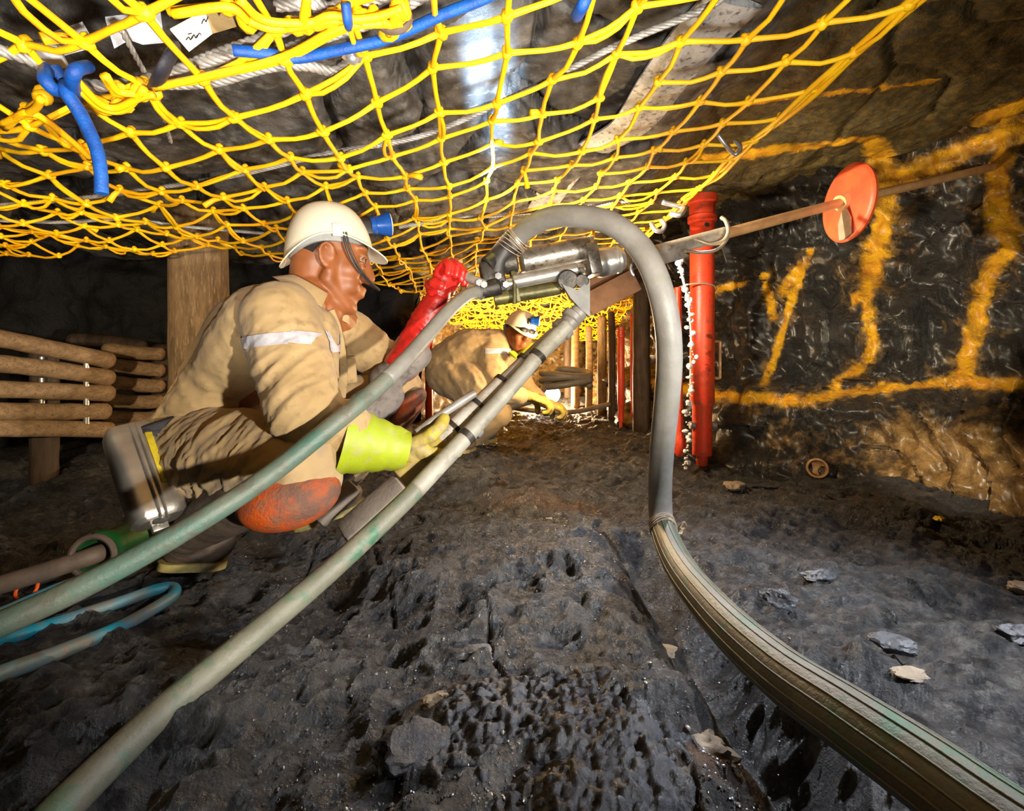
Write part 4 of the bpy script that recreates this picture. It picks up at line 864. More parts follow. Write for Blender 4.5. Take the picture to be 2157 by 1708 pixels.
m.build('knee_strap', 'black_strap', wk, sharp=0)
# mud-greyed panels on the far leg and the inside of the far sleeve
pj = MB(); pj.capsule(P(812, 800, 1.44), P(880, 748, 1.44), .050, .042); pj.capsule(P(772, 862, 1.40), P(812, 835, 1.41), .062, .056); pm = remesh(pj, .006, 6); folds(pm, [(P(840, 780, 1.4), .1, V((1, 0, .7)), .03, .005), (P(790, 850, 1.36), .1, V((1, 0, -.3)), .02, .005)], .001, 4); pm.build('soiled_cuff', 'soiled', jac, sharp=0)
def boot(heel, toe, ankle, shaft_top, parent, r_shaft=.058):
    heel, toe, ankle, top = V(heel), V(toe), V(ankle), V(shaft_top); d = unit(toe - heel); L = np.linalg.norm(toe - heel); up = unit(np.cross(np.cross(d, V((0, 0, 1))), d)); sd = np.cross(d, up)
    m = MB(); m.capsule(heel + d * .04 + up * .055, toe - d * .07 + up * .050, .046, .044); m.ell(toe - d * .055 + up * .048, (.062, .050, .042), np.stack([d, sd, up], 1)); m.capsule(heel + d * .05 + up * .07, ankle, .050, .050); m.capsule(ankle, top, .052, r_shaft); m.capsule(heel + d * .12 + up * .06, ankle + d * .02, .045, .045)
    b = remesh(m, .006, 5, .5); folds(b, [(ankle, .09, top - ankle, .022, .005)], .0012, 6); bt = b.build('boot', 'boot', parent, sharp=0)
    m = MB(); n = 36; out = []
    for t in np.linspace(0, 2 * math.pi, n, endpoint=False):
        x = (L / 2 + .006) * math.cos(t); wd = .050 * (1 + .12 * math.cos(t)) * (abs(math.sin(t)) ** .8) * (1 if math.sin(t) >= 0 else -1) * (1 - .18 * math.exp(-((x + .02) / .05) ** 2)); out.append((x, wd))
    c = (heel + toe) / 2; lo = [c + d * x + sd * y for x, y in out]; hi = [c + d * x + sd * y + up * .019 for x, y in out]
    m.add(lo + hi, [tuple(range(n)), tuple(range(2 * n - 1, n - 1, -1))] + [(i, (i + 1) % n, (i + 1) % n + n, i + n) for i in range(n)]); m.build('sole', 'sole', bt, sharp=40)
    return bt
boot(heelN, toeN, P(385, 1128, 1.22), lerp(An, Kn, .62), wk, .080)
boot(heelF, toeF, P(672, 1068, 1.52), lerp(Af, Kf, .38), wk, .060)
# gloves
fR = unit(P(950, 585, 1.42) - Wf)
def cuff(a, b, r0, r1, name, mt, parent, wall=.003):
    a, b = V(a), V(b); L = np.linalg.norm(b - a); m = MB(); pr = [(h, lerp(r0, r1, h / L) + .002 * math.sin(h * 160)) for h in np.linspace(0, L, 12)]
    m.lathe(a, b - a, pr + [(h, r - wall) for h, r in reversed(pr)] + [pr[0]], 28); return m.build(name, mt, parent, sharp=60)
hb = remesh(hand(P(922, 632, 1.445), P(948, 572, 1.41) - P(922, 632, 1.445), V((.55, -.75, .1)), 1.06, thumb_side=-1, r=.0130), .0034, 3, .5); folds(hb, [(P(925, 625, 1.43), .06, fR, .016, .003)], .0008, 2); gl = hb.build('glove', 'red_glove', wk, sharp=0)
cg = MB(); cg.capsule(P(862, 745, 1.45), P(902, 664, 1.45), .050, .046); cg.capsule(P(902, 664, 1.45), P(924, 628, 1.445), .046, .036); cg.capsule(P(848, 768, 1.45), P(862, 745, 1.45), .056, .050); cgm = remesh(cg, .005, 4); folds(cgm, [(P(885, 690, 1.44), .1, fR, .034, .006)], .001, 8); cgm.build('gauntlet', 'red_glove', gl, sharp=0)
legd = unit(P(1205, 672, 1.37) - P(880, 985, 1.17))
hb = remesh(hand(P(842, 945, 1.155), P(905, 962, 1.18) - P(842, 945, 1.155), V((.1, .55, .85)), 1.10, thumb_side=1, r=.0135), .0036, 3, .5); folds(hb, [(P(880, 955, 1.16), .06, V((1, 0, 0)), .02, .003)], .0008, 5); gl2 = hb.build('glove', 'yellow_glove', wk, sharp=0)
cuff(P(720, 925, 1.10), P(856, 948, 1.155), .082, .046, 'gauntlet', 'lime', gl2)

# ------------------------------------------------------------------ worker farther in, bent over
fw = thing('person', 'bent worker with white helmet farther in behind the drill hoses', 'person', P(985, 955, 2.72) * V((1, 1, 0)))
Yw = 2.72
fh = P(1094, 702, 2.60); T2, R2_, K2 = head_frame(fh, math.radians(-62), math.radians(8), math.radians(-10), .86)
m = MB(); head_forms(m, T2, R2_, K2); m.capsule(T2((-.02, 0, -.05)), P(1050, 735, 2.72), .055, .065)
S1, S2, Hp = P(1035, 752, 2.58), P(1065, 742, 2.90), P(952, 775, 2.78)
for a, b, r0, r1 in ((P(1050, 735, 2.72), P(985, 745, 2.74), .09, .11), (P(985, 745, 2.74), Hp, .11, .11), (S1, P(1050, 830, 2.5), .045, .04), (P(1050, 830, 2.5), P(1120, 835, 2.55), .038, .03), (S2, P(1105, 815, 2.85), .045, .04), (P(1105, 815, 2.85), P(1150, 850, 2.75), .036, .03), (Hp, P(1012, 825, 2.6), .07, .05), (P(1012, 825, 2.6), P(945, 930, 2.66), .05, .035), (Hp + V((0, .18, 0)), P(1050, 870, 2.95), .07, .05), (P(1050, 870, 2.95), P(990, 930, 2.95), .05, .035)): m.capsule(a, b, r0, r1)
bm2 = remesh(m, .0065, 3, .5); bm2.build('body', 'skin', fw, sharp=0)
h2 = helmet(T2, R2_, K2, fw, True, False, (.55, .83, .1)); eyes(T2, R2_, K2, fw)
m = MB(); m.tube([T2((.095 * math.cos(t) + .005, .085 * math.sin(t), .030)) for t in np.linspace(-1.9, 1.9, 24)], .010, 8); m.ell(T2((.098, -.026, .024)), (.014, .024, .017), R2_); m.ell(T2((.098, .026, .024)), (.014, .024, .017), R2_); m.build('goggles', 'rubber', h2)
j = MB()
for a, b, r0, r1 in ((P(1045, 738, 2.66), P(985, 748, 2.68), .12, .15), (P(1050, 738, 2.84), P(985, 748, 2.86), .12, .15), (P(985, 748, 2.68), Hp + V((0, -.08, .02)), .15, .14), (P(985, 748, 2.86), Hp + V((0, .10, .02)), .15, .14), (S1, P(1050, 828, 2.5), .085, .068), (P(1050, 828, 2.5), P(1095, 834, 2.52), .062, .05), (S2, P(1105, 815, 2.85), .085, .066), (P(1105, 815, 2.85), P(1135, 840, 2.8), .058, .05)): j.capsule(a, b, r0, r1)
jm2 = remesh(j, .009, 6); folds(jm2, [(P(1000, 745, 2.6), .2, V((1, 0, .4)), .08, .012), (P(1045, 800, 2.5), .12, V((.2, 0, 1)), .05, .010)], .003, 21); j2 = jm2.build('jacket', 'khaki', fw, sharp=0); jm2.n = np.array([tuple(v.normal) for v in j2.data.vertices])
s = cut(jm2, [(P(1020, 745, 2.6), V((0, 0, 1))), (P(1020, 735, 2.6), V((0, 0, -1))), (P(1025, 740, 2.6), V((1, 0, 0))), (V((0, 2.72, 0)), V((0, -1, 0)))])
if len(s.v) > 8: shell(s, .002, .004).build('reflective_tape', 'reflect', j2, sharp=50)
t_ = MB()
for a, b, r0, r1 in ((Hp + V((0, -.08, -.02)), P(1005, 812, 2.58), .145, .13), (P(1005, 812, 2.58), P(1020, 822, 2.56), .13, .10), (P(1015, 822, 2.58), P(950, 925, 2.64), .10, .07), (Hp + V((0, .10, -.02)), P(1050, 870, 2.95), .13, .09), (P(1050, 870, 2.95), P(995, 925, 2.95), .085, .065)): t_.capsule(a, b, r0, r1)
tm2 = remesh(t_, .009, 6); folds(tm2, [(P(990, 820, 2.46), .2, V((.8, 0, .6)), .07, .010)], .003, 23); tm2.build('trousers', 'khaki_trouser', fw, sharp=0)
boot(P(925, 950, 2.62) * V((1, 1, 0)) + V((0, 0, .01)), P(1000, 950, 2.72) * V((1, 1, 0)) + V((0, 0, .01)), P(940, 930, 2.65), P(958, 890, 2.63), fw); boot(V((-.33, 2.95, .01)), V((-.10, 3.02, .01)), P(992, 935, 2.95), P(1005, 900, 2.95), fw)
for wq, ff_, nn_ in ((P(1115, 835, 2.54), V((1, .1, -.3)), V((0, .2, -1))), (P(1148, 848, 2.77), V((1, .1, -.3)), V((0, .2, -1)))):
    hh = remesh(hand(wq, ff_, nn_, 1.1, r=.014), .006, 2); hh.build('glove', 'yellow_glove', fw, sharp=0)
m = MB(); m.tube(catmull([P(1078, 742, 2.5), P(1092, 752, 2.48), P(1106, 740, 2.52), P(1115, 725, 2.6)], 6), .028, 10, flat=(.4, 1)); m.build('scarf', 'lime', fw)

# ================================================================== SELF-RESCUER ON THE BELT
ca, cb = P(272, 905, 1.16), P(338, 1098, 1.10); ax, u_, w_ = frame(cb - ca, V((.75, -.6, .1))); Lc = np.linalg.norm(cb - ca)
cn = thing('rescue_canister', 'dented silver canister hanging from the crouching worker\'s belt', 'canister', cb)
def slab(c0, L, hw, hd, name, mt, par, e=4.0, taper=(.86, .97, 1, 1, .97, .80), hs=(0, .04, .12, .88, .96, 1)):
    m = MB(); n = 40; vs = []; fs = []
    for q, tp in zip(hs, taper):
        for kk in range(n):
            t = 2 * math.pi * kk / n; c, s = math.cos(t), math.sin(t); vs.append(V(c0) + ax * L * q + u_ * hd * tp * abs(c) ** (2 / e) * np.sign(c) + w_ * hw * tp * abs(s) ** (2 / e) * np.sign(s))
    for i in range(len(hs) - 1):
        for kk in range(n): k2 = (kk + 1) % n; fs.append((i * n + kk, i * n + k2, (i + 1) * n + k2, (i + 1) * n + kk))
    fs.append(tuple(range(n - 1, -1, -1))); fs.append(tuple((len(hs) - 1) * n + kk for kk in range(n))); m.add(vs, fs); return m.build(name, mt, par, sharp=35)
slab(ca, Lc, .054, .044, 'shell', 'canister', cn)
m = MB()
for off in (-.006, .006):
    pts = []
    for q in np.linspace(0, 2 * math.pi, 60, endpoint=True):
        c, s = math.cos(q), math.sin(q); pts.append((ca + cb) / 2 + ax * (Lc / 2 + .002) * abs(c) ** .35 * np.sign(c) + u_ * .047 * abs(s) ** .35 * np.sign(s) + w_ * off)
    m.tube(pts, .0035, 6, caps=False)
m.build('seam_band', 'bright_steel', cn)
m = MB(); m.box(ca + ax * Lc * .42 + u_ * .0465 - w_ * .022, (Lc * .27, .0012, .007), [ax, u_, w_], .0005); st = m.build('yellow_label', 'yellow_paint', cn)
m = MB()
for q in range(9): m.box(ca + ax * Lc * (.2 + .05 * q) + u_ * .0465 - w_ * .041, (.003, .0008, .004 + .0012 * (q % 3)), [ax, u_, w_], .0002)
m.build('stamped_marks', 'bright_steel', cn)
m = MB(); m.lathe(cb - ax * .012 + u_ * .012, ax, [(0, 0), (0, .018), (.014, .018), (.018, .012), (.022, 0)], 16); m.box(cb + ax * .004 - u_ * .02, (.012, .010, .016), [ax, u_, w_]); m.build('clasp', 'bright_steel', cn)
m = MB(); m.tube(catmull([P(350, 905, 1.17), P(322, 915, 1.15), P(300, 912, 1.14), ca + ax * .01], 6), .012, 8, flat=(1, .35)); m.build('belt_loop', 'black_strap', cn)

# ================================================================== ROCK DRILL, AIR LEG, DRILL STEEL
def Q(px, py, Y=1.40): return P(px, py, Y)
dr = thing('rock_drill', 'greasy steel rock drill held up by the red glove', 'drill', Q(1150, 640))
m = MB(); m.cyl(Q(1096, 552, 1.41), Q(1242, 522, 1.43), .036, 26, .006)
for px in (1120, 1160, 1200): a = lerp(Q(1096, 552, 1.41), Q(1242, 522, 1.43), (px - 1096) / 146); d = unit(Q(1242, 522, 1.43) - Q(1096, 552, 1.41)); m.lathe(a - d * .004, d, [(0, .030), (0, .0372), (.008, .0372), (.008, .030)], 26)
m.build('cylinder', 'steel', dr)
m = MB(); m.cyl(Q(1040, 604, 1.385), Q(1232, 566, 1.40), .019, 20, .003); m.cyl(Q(1080, 594, 1.375), Q(1215, 567, 1.39), .0215, 20, .003); m.build('feed_tube', 'bright_steel', dr)
for a, b in (((1098, 578, 1.375), (1250, 543, 1.395)), ((1105, 532, 1.40), (1250, 502, 1.42))): m = MB(); m.cyl(Q(*a), Q(*b), .0055, 12); m.cyl(Q(*a), lerp(Q(*a), Q(*b), .06), .010, 6); m.cyl(lerp(Q(*a), Q(*b), .93), Q(*b), .010, 6); m.build('tie_rod', 'bright_steel', dr)
da = unit(Q(1310, 540, 1.425) - Q(1110, 580, 1.40)); a_, du, dw = frame(da)
m = MB(); m.box(Q(1243, 550, 1.405), (.018, .045, .052), [a_, du, dw], .006); m.cyl(Q(1222, 580, 1.375), Q(1232, 578, 1.375), .022, 16); m.cyl(Q(1226, 590, 1.35), Q(1226, 590, 1.38), .012, 12); m.build('flange', 'steel', dr)
m = MB(); p = Q(1255, 556, 1.41); m.lathe(p, da, [(0, 0), (0, .040), (.012, .043), (.055, .041), (.058, .037), (.062, .041), (.070, .041), (.073, .036), (.085, .030), (.085, 0)], 28); m.build('front_head', 'bright_steel', dr)
m = MB(); p = Q(1322, 545, 1.42); m.lathe(p, da, [(0, 0), (0, .034), (.025, .034), (.03, .022), (.05, .018), (.05, 0)], 24); ck = m.build('chuck', 'dark_steel', dr)
m = MB(); p = Q(1335, 568, 1.40); m.tube([p + .017 * (a_ * math.cos(t) * .5 + du * math.sin(t)) for t in np.linspace(1.2, 4.4, 16)], .004, 8); m.build('retainer_clip', 'galv', ck)
m = MB(); m.box(Q(1038, 585, 1.40), (.034, .048, .040), [a_, du, dw], .010); m.cyl(Q(1012, 612, 1.37), Q(1055, 602, 1.37), .026, 16); m.cyl(Q(1060, 556, 1.40), Q(1090, 550, 1.40), .034, 16); m.cyl(Q(1025, 560, 1.37), Q(1050, 540, 1.39), .026, 14); bh = m.build('back_head', 'dark_steel', dr)
for c in ((1002, 618, 1.35), (1020, 600, 1.345), (1050, 582, 1.345), (1066, 600, 1.35), (1010, 596, 1.35)): m = MB(); m.lathe(Q(*c), (0, -1, 0), [(0, 0), (0, .010), (.010, .010), (.010, 0)], 6); m.build('bolt', 'galv', bh)
m = MB(); m.cyl(Q(1040, 630, 1.40), Q(1180, 606, 1.41), .021, 18); m.box(Q(1085, 605, 1.395), (.006, .045, .026), [a_, du, dw]); m.cyl(Q(1084, 590, 1.36), Q(1084, 640, 1.36), .006, 10); m.build('lower_casing', 'olive_steel', dr)
m = MB(); m.tube(catmull([Q(1040, 606, 1.37), Q(1010, 594, 1.36), Q(985, 584, 1.375), Q(965, 573, 1.385), Q(940, 563, 1.395)], 6), [.012, .0125, .0135, .0145, .0145], 14); m.build('throttle_handle', 'leg_grey', dr, sharp=60)
m = MB(); m.capsule(Q(955, 569, 1.388), Q(932, 561, 1.398), .0165, .0165, 14); m.build('handle_grip', 'leg_pale', dr)
m = MB(); m.prism([Q(1183, 600, 1.36), Q(1215, 612, 1.36), Q(1241, 590, 1.36), Q(1241, 668, 1.36), Q(1222, 652, 1.36), Q(1200, 628, 1.36)], V((0, .03, 0))); M['bracket'] = mat('grey_painted_bracket', (0.13, 0.13, 0.125), (0.19, 0.185, 0.175), 0.5, 0.2, 20)
br = m.build('leg_bracket', 'bracket', dr, sharp=30)
m = MB(); m.cyl(Q(1196, 590, 1.35), Q(1196, 590, 1.43), .030, 20); m.cyl(Q(1226, 592, 1.345), Q(1226, 592, 1.42), .020, 16); m.build('pivot_clamp', 'dark_steel', br)
# swivel elbow of the air inlet, bound with wire
m = MB(); m.tube(catmull([Q(1045, 572, 1.395), Q(1050, 548, 1.39), Q(1066, 524, 1.385), Q(1088, 500, 1.37)], 8), [.036, .034, .033, .034], 18); m.build('air_inlet', 'rubber', dr, sharp=60)
m = MB()
for s in np.linspace(.45, .95, 7): c = lerp(Q(1052, 545, 1.39), Q(1098, 496, 1.36), s); d = unit(Q(1092, 500, 1.37) - Q(1052, 545, 1.39)); a, u, w_ = frame(d); m.tube([c + .0375 * (u * math.cos(t) + w_ * math.sin(t)) + d * .006 * math.sin(t + s * 9) for t in np.linspace(0, 2 * math.pi, 24)], .0016, 5, caps=False)
m.tube(catmull([Q(1092, 492, 1.33), Q(1096, 480, 1.32), Q(1102, 492, 1.32), Q(1108, 478, 1.33)], 5), .0016, 5); m.build('binding_wire', 'wire', dr)
# air leg
al = thing('jackleg', 'pale banded air support tube slanting down from the drill behind the hose', 'support tube', Q(870, 990, 1.17))
p0, p1 = Q(1222, 655, 1.375), Q(1168, 712, 1.35); m = MB(); m.cyl(p0, p1, .026, 22); m.cyl(Q(1192, 686, 1.36), Q(1178, 700, 1.355), .033, 22); m.cyl(Q(1210, 662, 1.37), Q(1200, 674, 1.365), .031, 22); m.build('leg_head', 'leg_grey', al)
seg = [((1172, 706, 1.352), (1060, 812, 1.285), .027, 'leg_grey', 'piston_tube'), ((1064, 806, 1.287), (984, 882, 1.24), .029, 'leg_pale', 'pale_sleeve'), ((992, 874, 1.245), (930, 934, 1.205), .031, 'leg_pale', 'cylinder_tube'), ((938, 926, 1.21), (842, 1010, 1.15), .030, 'leg_yellow', 'lower_tube')]
for a, b, r, mt, nm in seg: m = MB(); m.cyl(Q(*a), Q(*b), r, 24, .002); m.build(nm, mt, al)
m = MB()
for t_a in ((1110, 765, 1.315), (1062, 810, 1.286), (1010, 858, 1.256), (960, 905, 1.225)): d = unit(Q(930, 934, 1.205) - Q(1172, 706, 1.352)); m.lathe(Q(*t_a) - d * .006, d, [(0, .026), (0, .0335), (.012, .0335), (.012, .026)], 24)
m.build('clamp_ring', 'dark_steel', al)
m = MB(); m.tube(catmull([Q(878, 912, 1.17), Q(920, 880, 1.19), Q(965, 850, 1.215), Q(1000, 828, 1.235)], 6), .011, 10); m.build('retract_tube', 'leg_grey', al)
m = MB(); m.cyl(Q(1012, 905, 1.20), Q(1002, 918, 1.19), .012, 10); m.build('drain_cock', 'galv', al)
# drill steel through the red disc
ds = thing('drill_steel', 'long rust-brown drill steel running from the drill into the rock face', 'drill steel', Q(1560, 480, 1.5))
r0, r1, r2 = Q(1338, 543, 1.43), Q(1782, 424, 1.62), hit(2090, 352)
r2 = r2 + unit(r2 - r1) * .04; m = MB(); m.tube([r0, lerp(r0, r1, .5), r1, lerp(r1, r2, .5), r2], [.0165, .0170, .0155, .0150, .0150], 12); m.build('steel_bar', 'rod', ds)
rd = unit(r1 - r0); m = MB(); m.cyl(lerp(r0, r1, .09), lerp(r0, r1, .40), .022, 16); m.build('pale_sleeve', 'leg_pale', ds)
m = MB(); s0 = lerp(r0, r1, .14); m.box(s0 + V((.0, -.005, -.022)), (.045, .018, .020), [rd, unit(np.cross(V((0, 0, 1)), rd)), np.cross(rd, unit(np.cross(V((0, 0, 1)), rd)))]); m.build('drip_block', 'leg_pale', ds)
kd = thing('rubber_disc', 'round orange-red disc threaded on the drill steel', 'disc', Q(1782, 510, 1.62))
nd = unit(V((.985, -.03, -.04))); m = MB(); m.lathe(Q(1786, 428, 1.62) - nd * .010, nd, [(0, .0), (0, .118), (.004, .128), (.010, .132), (.020, .128), (.022, .1), (.022, 0)], 48, (0, 0, 1)); m.build('plate', 'red_disc', kd, sharp=50)
m = MB(); a, u, w_ = frame(nd); c = Q(1784, 428, 1.62) - nd * .012
m.prism([c + u * -.004 + w_ * .006, c - u * .07 + w_ * -.022, c - u * .125 + w_ * -.012, c - u * .127 + w_ * .012, c - u * .115 + w_ * .045, c - u * .06 + w_ * .042], nd * .004); m.build('torn_flap', 'wire', kd, sharp=30)
m = MB(); m.lathe(r1 - rd * .03, rd, [(0, .012), (0, .026), (.03, .03), (.03, .012)], 16); m.build('collar', 'rod', kd)
# tie wires round the steel and the prop
wy = 1.46
simple_rope([Q(1385, 527, wy), Q(1420, 518, wy), Q(1462, 506, wy), Q(1495, 514, wy), Q(1522, 508, wy), Q(1534, 488, wy), Q(1529, 466, wy + .01), Q(1520, 458, wy + .03)], .0062, 'wire', 'tie_wire', 'thick pale wire hooked over the drill steel in front of the red prop', 'wire')
simple_rope([Q(1440, 528, wy - .01), Q(1480, 532, wy - .01), Q(1510, 526, wy - .01), Q(1530, 506, wy), Q(1532, 492, wy)], .005, 'wire', 'tie_wire', 'second pale wire looping below the drill steel', 'wire')
# water running out of the drill steel
m = MB(); rs = random.Random(3); path = catmull([Q(1425, 530, 2.1), Q(1438, 585, 2.15), Q(1450, 640, 2.2), Q(1456, 720, 2.25), Q(1456, 800, 2.28), Q(1450, 860, 2.3), Q(1447, 930, 2.3), Q(1446, 985, 2.32)], 16)
m.tube(path[:52], [.010, .006, .005, .004], 7)
for p in path:
    for _ in range(1):
        q = p + V((rs.gauss(0, .008), rs.uniform(-.01, .01), rs.uniform(-.015, .015))); r = rs.choice([.003, .004, .006, .012]); m.ell(q, (r * rs.uniform(.8, 1.6), r, r * rs.uniform(.6, 1.3)), None, 8, 5)
tag(m.build('water_spill', 'water', sharp=0), 'white stream of water drops falling beside the thick red prop', 'water', kind='stuff')

# ================================================================== HOSES
def hose(px, r, mt, name, label, k=10, n=18, cat='hose', fittings=True):
    pts = catmull([P(*q) for q in px], k); th = thing(name, label, cat, pts[-1]); m = MB(); m.tube(pts, r, n); m.build('hose_body', mt, th, sharp=0); r = r if np.isscalar(r) else r[-1]; return th, pts
ah, apts = hose([(1080, 512, 1.375), (1110, 482, 1.33), (1160, 458, 1.26), (1220, 456, 1.20), (1285, 470, 1.15), (1340, 512, 1.11), (1378, 575, 1.08), (1402, 660, 1.075), (1410, 750, 1.10), (1404, 850, 1.16), (1394, 950, 1.25), (1390, 1040, 1.32), (1396, 1110, 1.29), (1432, 1195, 1.06), (1515, 1300, .81), (1640, 1415, .64), (1795, 1522, .525), (1955, 1632, .45), (2120, 1752, .395), (2290, 1870, .35)], [.0285, .0285, .0290, .0325, .0325, .0325], 'hose_grey', 'air_hose', 'fat grey hose arching over the drill and down across the floor to the lower right', 10, 24)
# the part lying in the mud: ribbed and greener
low = [i for i, p in enumerate(apts) if p[2] < .17 and p[1] < 1.30]; m = MB(); lp_ = apts[low[0]:]; M['hose_mud'] = mat('mud_caked_hose', (0.085, 0.080, 0.055), (0.15, 0.14, 0.105), 0.42, 0, 6, 0.5, 120, (0.05, 0.12, 0.07), 0.5)
m.tube(lp_, [.0332, .034, .035, .036, .036], 24); m.build('muddy_length', 'hose_mud', ah, sharp=0)
m = MB()
for a0 in np.linspace(-1.5, 1.9, 9):
    rib = []
    for i in range(len(lp_)):
        T = unit(lp_[min(i + 1, len(lp_) - 1)] - lp_[max(i - 1, 0)]); s = unit(np.cross(T, V((0, 0, 1)))); uu = np.cross(s, T); rib.append(lp_[i] + np.interp(i / (len(lp_) - 1), [0, .25, .5, .75, 1], [.0330, .0338, .0348, .0358, .0358]) * (s * math.sin(a0) + uu * math.cos(a0)))
    m.tube(rib, .0016, 5)
m.build('rib', 'hose_mud', ah, sharp=0)
m = MB(); i0 = low[0] - 1
for q in range(7):
    c = lerp(apts[i0], apts[i0 + 2], q / 6); d = unit(apts[i0 + 2] - apts[i0]); a, u, w_ = frame(d); m.tube([c + .0350 * (u * math.cos(t) + w_ * math.sin(t)) + d * .006 * math.sin(2 * t + q) for t in np.linspace(0, 2 * math.pi, 26)], .0019, 5, caps=False)
for q in range(5): c = apts[i0 + 1] + V((.034, -.006 * q, .006 * q - .01)); m.tube(catmull([c, c + V((.012, -.01, .012)), c + V((.02, -.004, -.004)), c + V((.008, 0, -.01))], 4), .0016, 5)
m.build('binding_wire', 'wire', ah)
wh, wpts = hose([(1018, 613, 1.375), (985, 622, 1.33), (945, 655, 1.26), (895, 712, 1.19), (845, 768, 1.10), (780, 830, 1.02), (700, 896, .955), (560, 1006, .88), (400, 1110, .80), (200, 1222, .73), (0, 1315, .67), (-160, 1385, .62), (-330, 1460, .58)], .0185, 'hose_green', 'water_hose', 'green-grey hose stretched past the worker from the drill to the left edge', 10, 18)
m = MB(); m.tube(wpts[:46], .0188, 18); m.build('grey_length', 'hose_grey', wh, sharp=0)
m = MB(); d = unit(wpts[3] - wpts[0]); m.lathe(wpts[0] - d * .01, d, [(0, .012), (0, .023), (.025, .023), (.028, .020), (.04, .020), (.04, .012)], 16); m.build('coupling', 'galv', wh)
lh, lpts = hose([(1196, 684, 1.325), (1150, 730, 1.30), (1100, 788, 1.265), (1000, 900, 1.185), (920, 985, 1.11), (850, 1058, 1.04), (700, 1198, .90), (520, 1350, .75), (350, 1492, .645), (222, 1612, .57), (110, 1725, .50), (0, 1840, .45)], .0205, 'hose_olive', 'air_hose', 'muddy olive hose running from the support tube down to the lower left corner', 10, 18)
m = MB(); m.tube(lpts[:48], .0208, 18); m.build('pale_length', 'hose_pale', lh, sharp=0)
for t_q, nm in ((14, 'hose_clamp'), (32, 'hose_clamp')):
    m = MB(); c = lpts[t_q]; d = unit(lpts[t_q + 1] - lpts[t_q - 1]); m.lathe(c - d * .008, d, [(0, .018), (0, .0235), (.016, .0235), (.016, .018)], 18); m.build(nm, 'dark_steel', lh)
def on_floor(px, py, r): 
    z = 0.03
    for _ in range(8): p = G(px, py, z); z = FH(p[0], p[1]) + r * .9 + .004
    return p
def floor_hose(l, r, mt, name, label, k=10):
    pts = catmull([on_floor(a, b, r) for a, b in l], k); m = MB(); m.tube(pts, r, 14); return tag(m.build(name, mt, sharp=0), label, 'hose')
floor_hose([(-120, 1400), (0, 1352), (80, 1325), (180, 1292), (260, 1266), (325, 1243), (362, 1238), (366, 1252), (335, 1275), (250, 1322), (120, 1376), (0, 1420), (-140, 1475)], .0135, 'hose_blue', 'blue_hose', 'muddy blue hose doubled back in a tight bend beside the worker\'s boot')
floor_hose([(-120, 1340), (0, 1292), (60, 1266), (120, 1240), (190, 1215), (250, 1200)], .013, 'hose_blue', 'blue_hose', 'bright blue hose lying behind the green-grey hose at the left edge')
# green coupling with brown pipe
gc = thing('pipe_coupling', 'green metal coupling on the floor at the left, mouth facing the viewer', 'coupling', on_floor(205, 1205, .0) )
c = P(203, 1168, 1.12); d = unit(P(275, 1135, 1.24) - c); m = MB(); m.lathe(c, d, [(0, .038), (0, .052), (.012, .055), (.03, .050), (.05, .045), (.12, .045), (.12, .030), (.02, .036), (0, .038)], 30); m.build('socket', 'green_metal', gc)
m = MB(); m.tube([c + .046 * (math.cos(t) * frame(d)[1] + math.sin(t) * frame(d)[2]) - d * .012 for t in np.linspace(0, 2 * math.pi, 30)], .007, 8, caps=False); m.build('rim_ring', 'brown_pipe', gc)
m = MB(); c2 = c + d * .1 + V((.03, -.03, -.02)); m.tube(catmull([c2, c2 + V((.0, -.03, -.03)), c2 + V((-.02, -.05, -.05))], 6), .014, 10); m.build('lever', 'green_metal', gc)
m = MB(); m.tube(catmull([P(-120, 1270, 1.02), P(0, 1232, 1.05), P(90, 1205, 1.08), P(190, 1172, 1.12), P(215, 1162, 1.15)], 8), .021, 14); tag(m.build('brown_pipe', 'brown_pipe', sharp=0), 'muddy brown pipe running into the green coupling from the left edge', 'pipe')
m = MB(); c = on_floor(56, 1252, .012) + V((0, 0, .012)); m.tube([c + V((.022 * math.cos(t), .012 * math.sin(t), .018 * math.sin(t))) for t in np.linspace(-1.0, 4.6, 30)], .0035, 8); tag(m.build('cable_loop', 'orange_plastic'), 'small orange loop on the dark floor near the left edge', 'loop')
# wooden wedges beside the knee
for a, b, hw, lb, sd in ((P(748, 1022, 1.36), P(668, 1098, 1.30), .028, 'short grey-brown wooden bar by the orange knee pad', 1), (P(848, 1020, 1.30), P(724, 1128, 1.24), .040, 'wide grey-brown wooden bar between knee and olive hose', 2)):
    a_, u_, w_ = frame(b - a, (0, -.5, 1)); m = MB(); m.box((a + b) / 2, (np.linalg.norm(b - a) / 2, hw * .6, hw), [a_, u_, w_], hw * .42); tag(m.build('wooden_bar', 'grey_wedge'), lb, 'wooden bar')
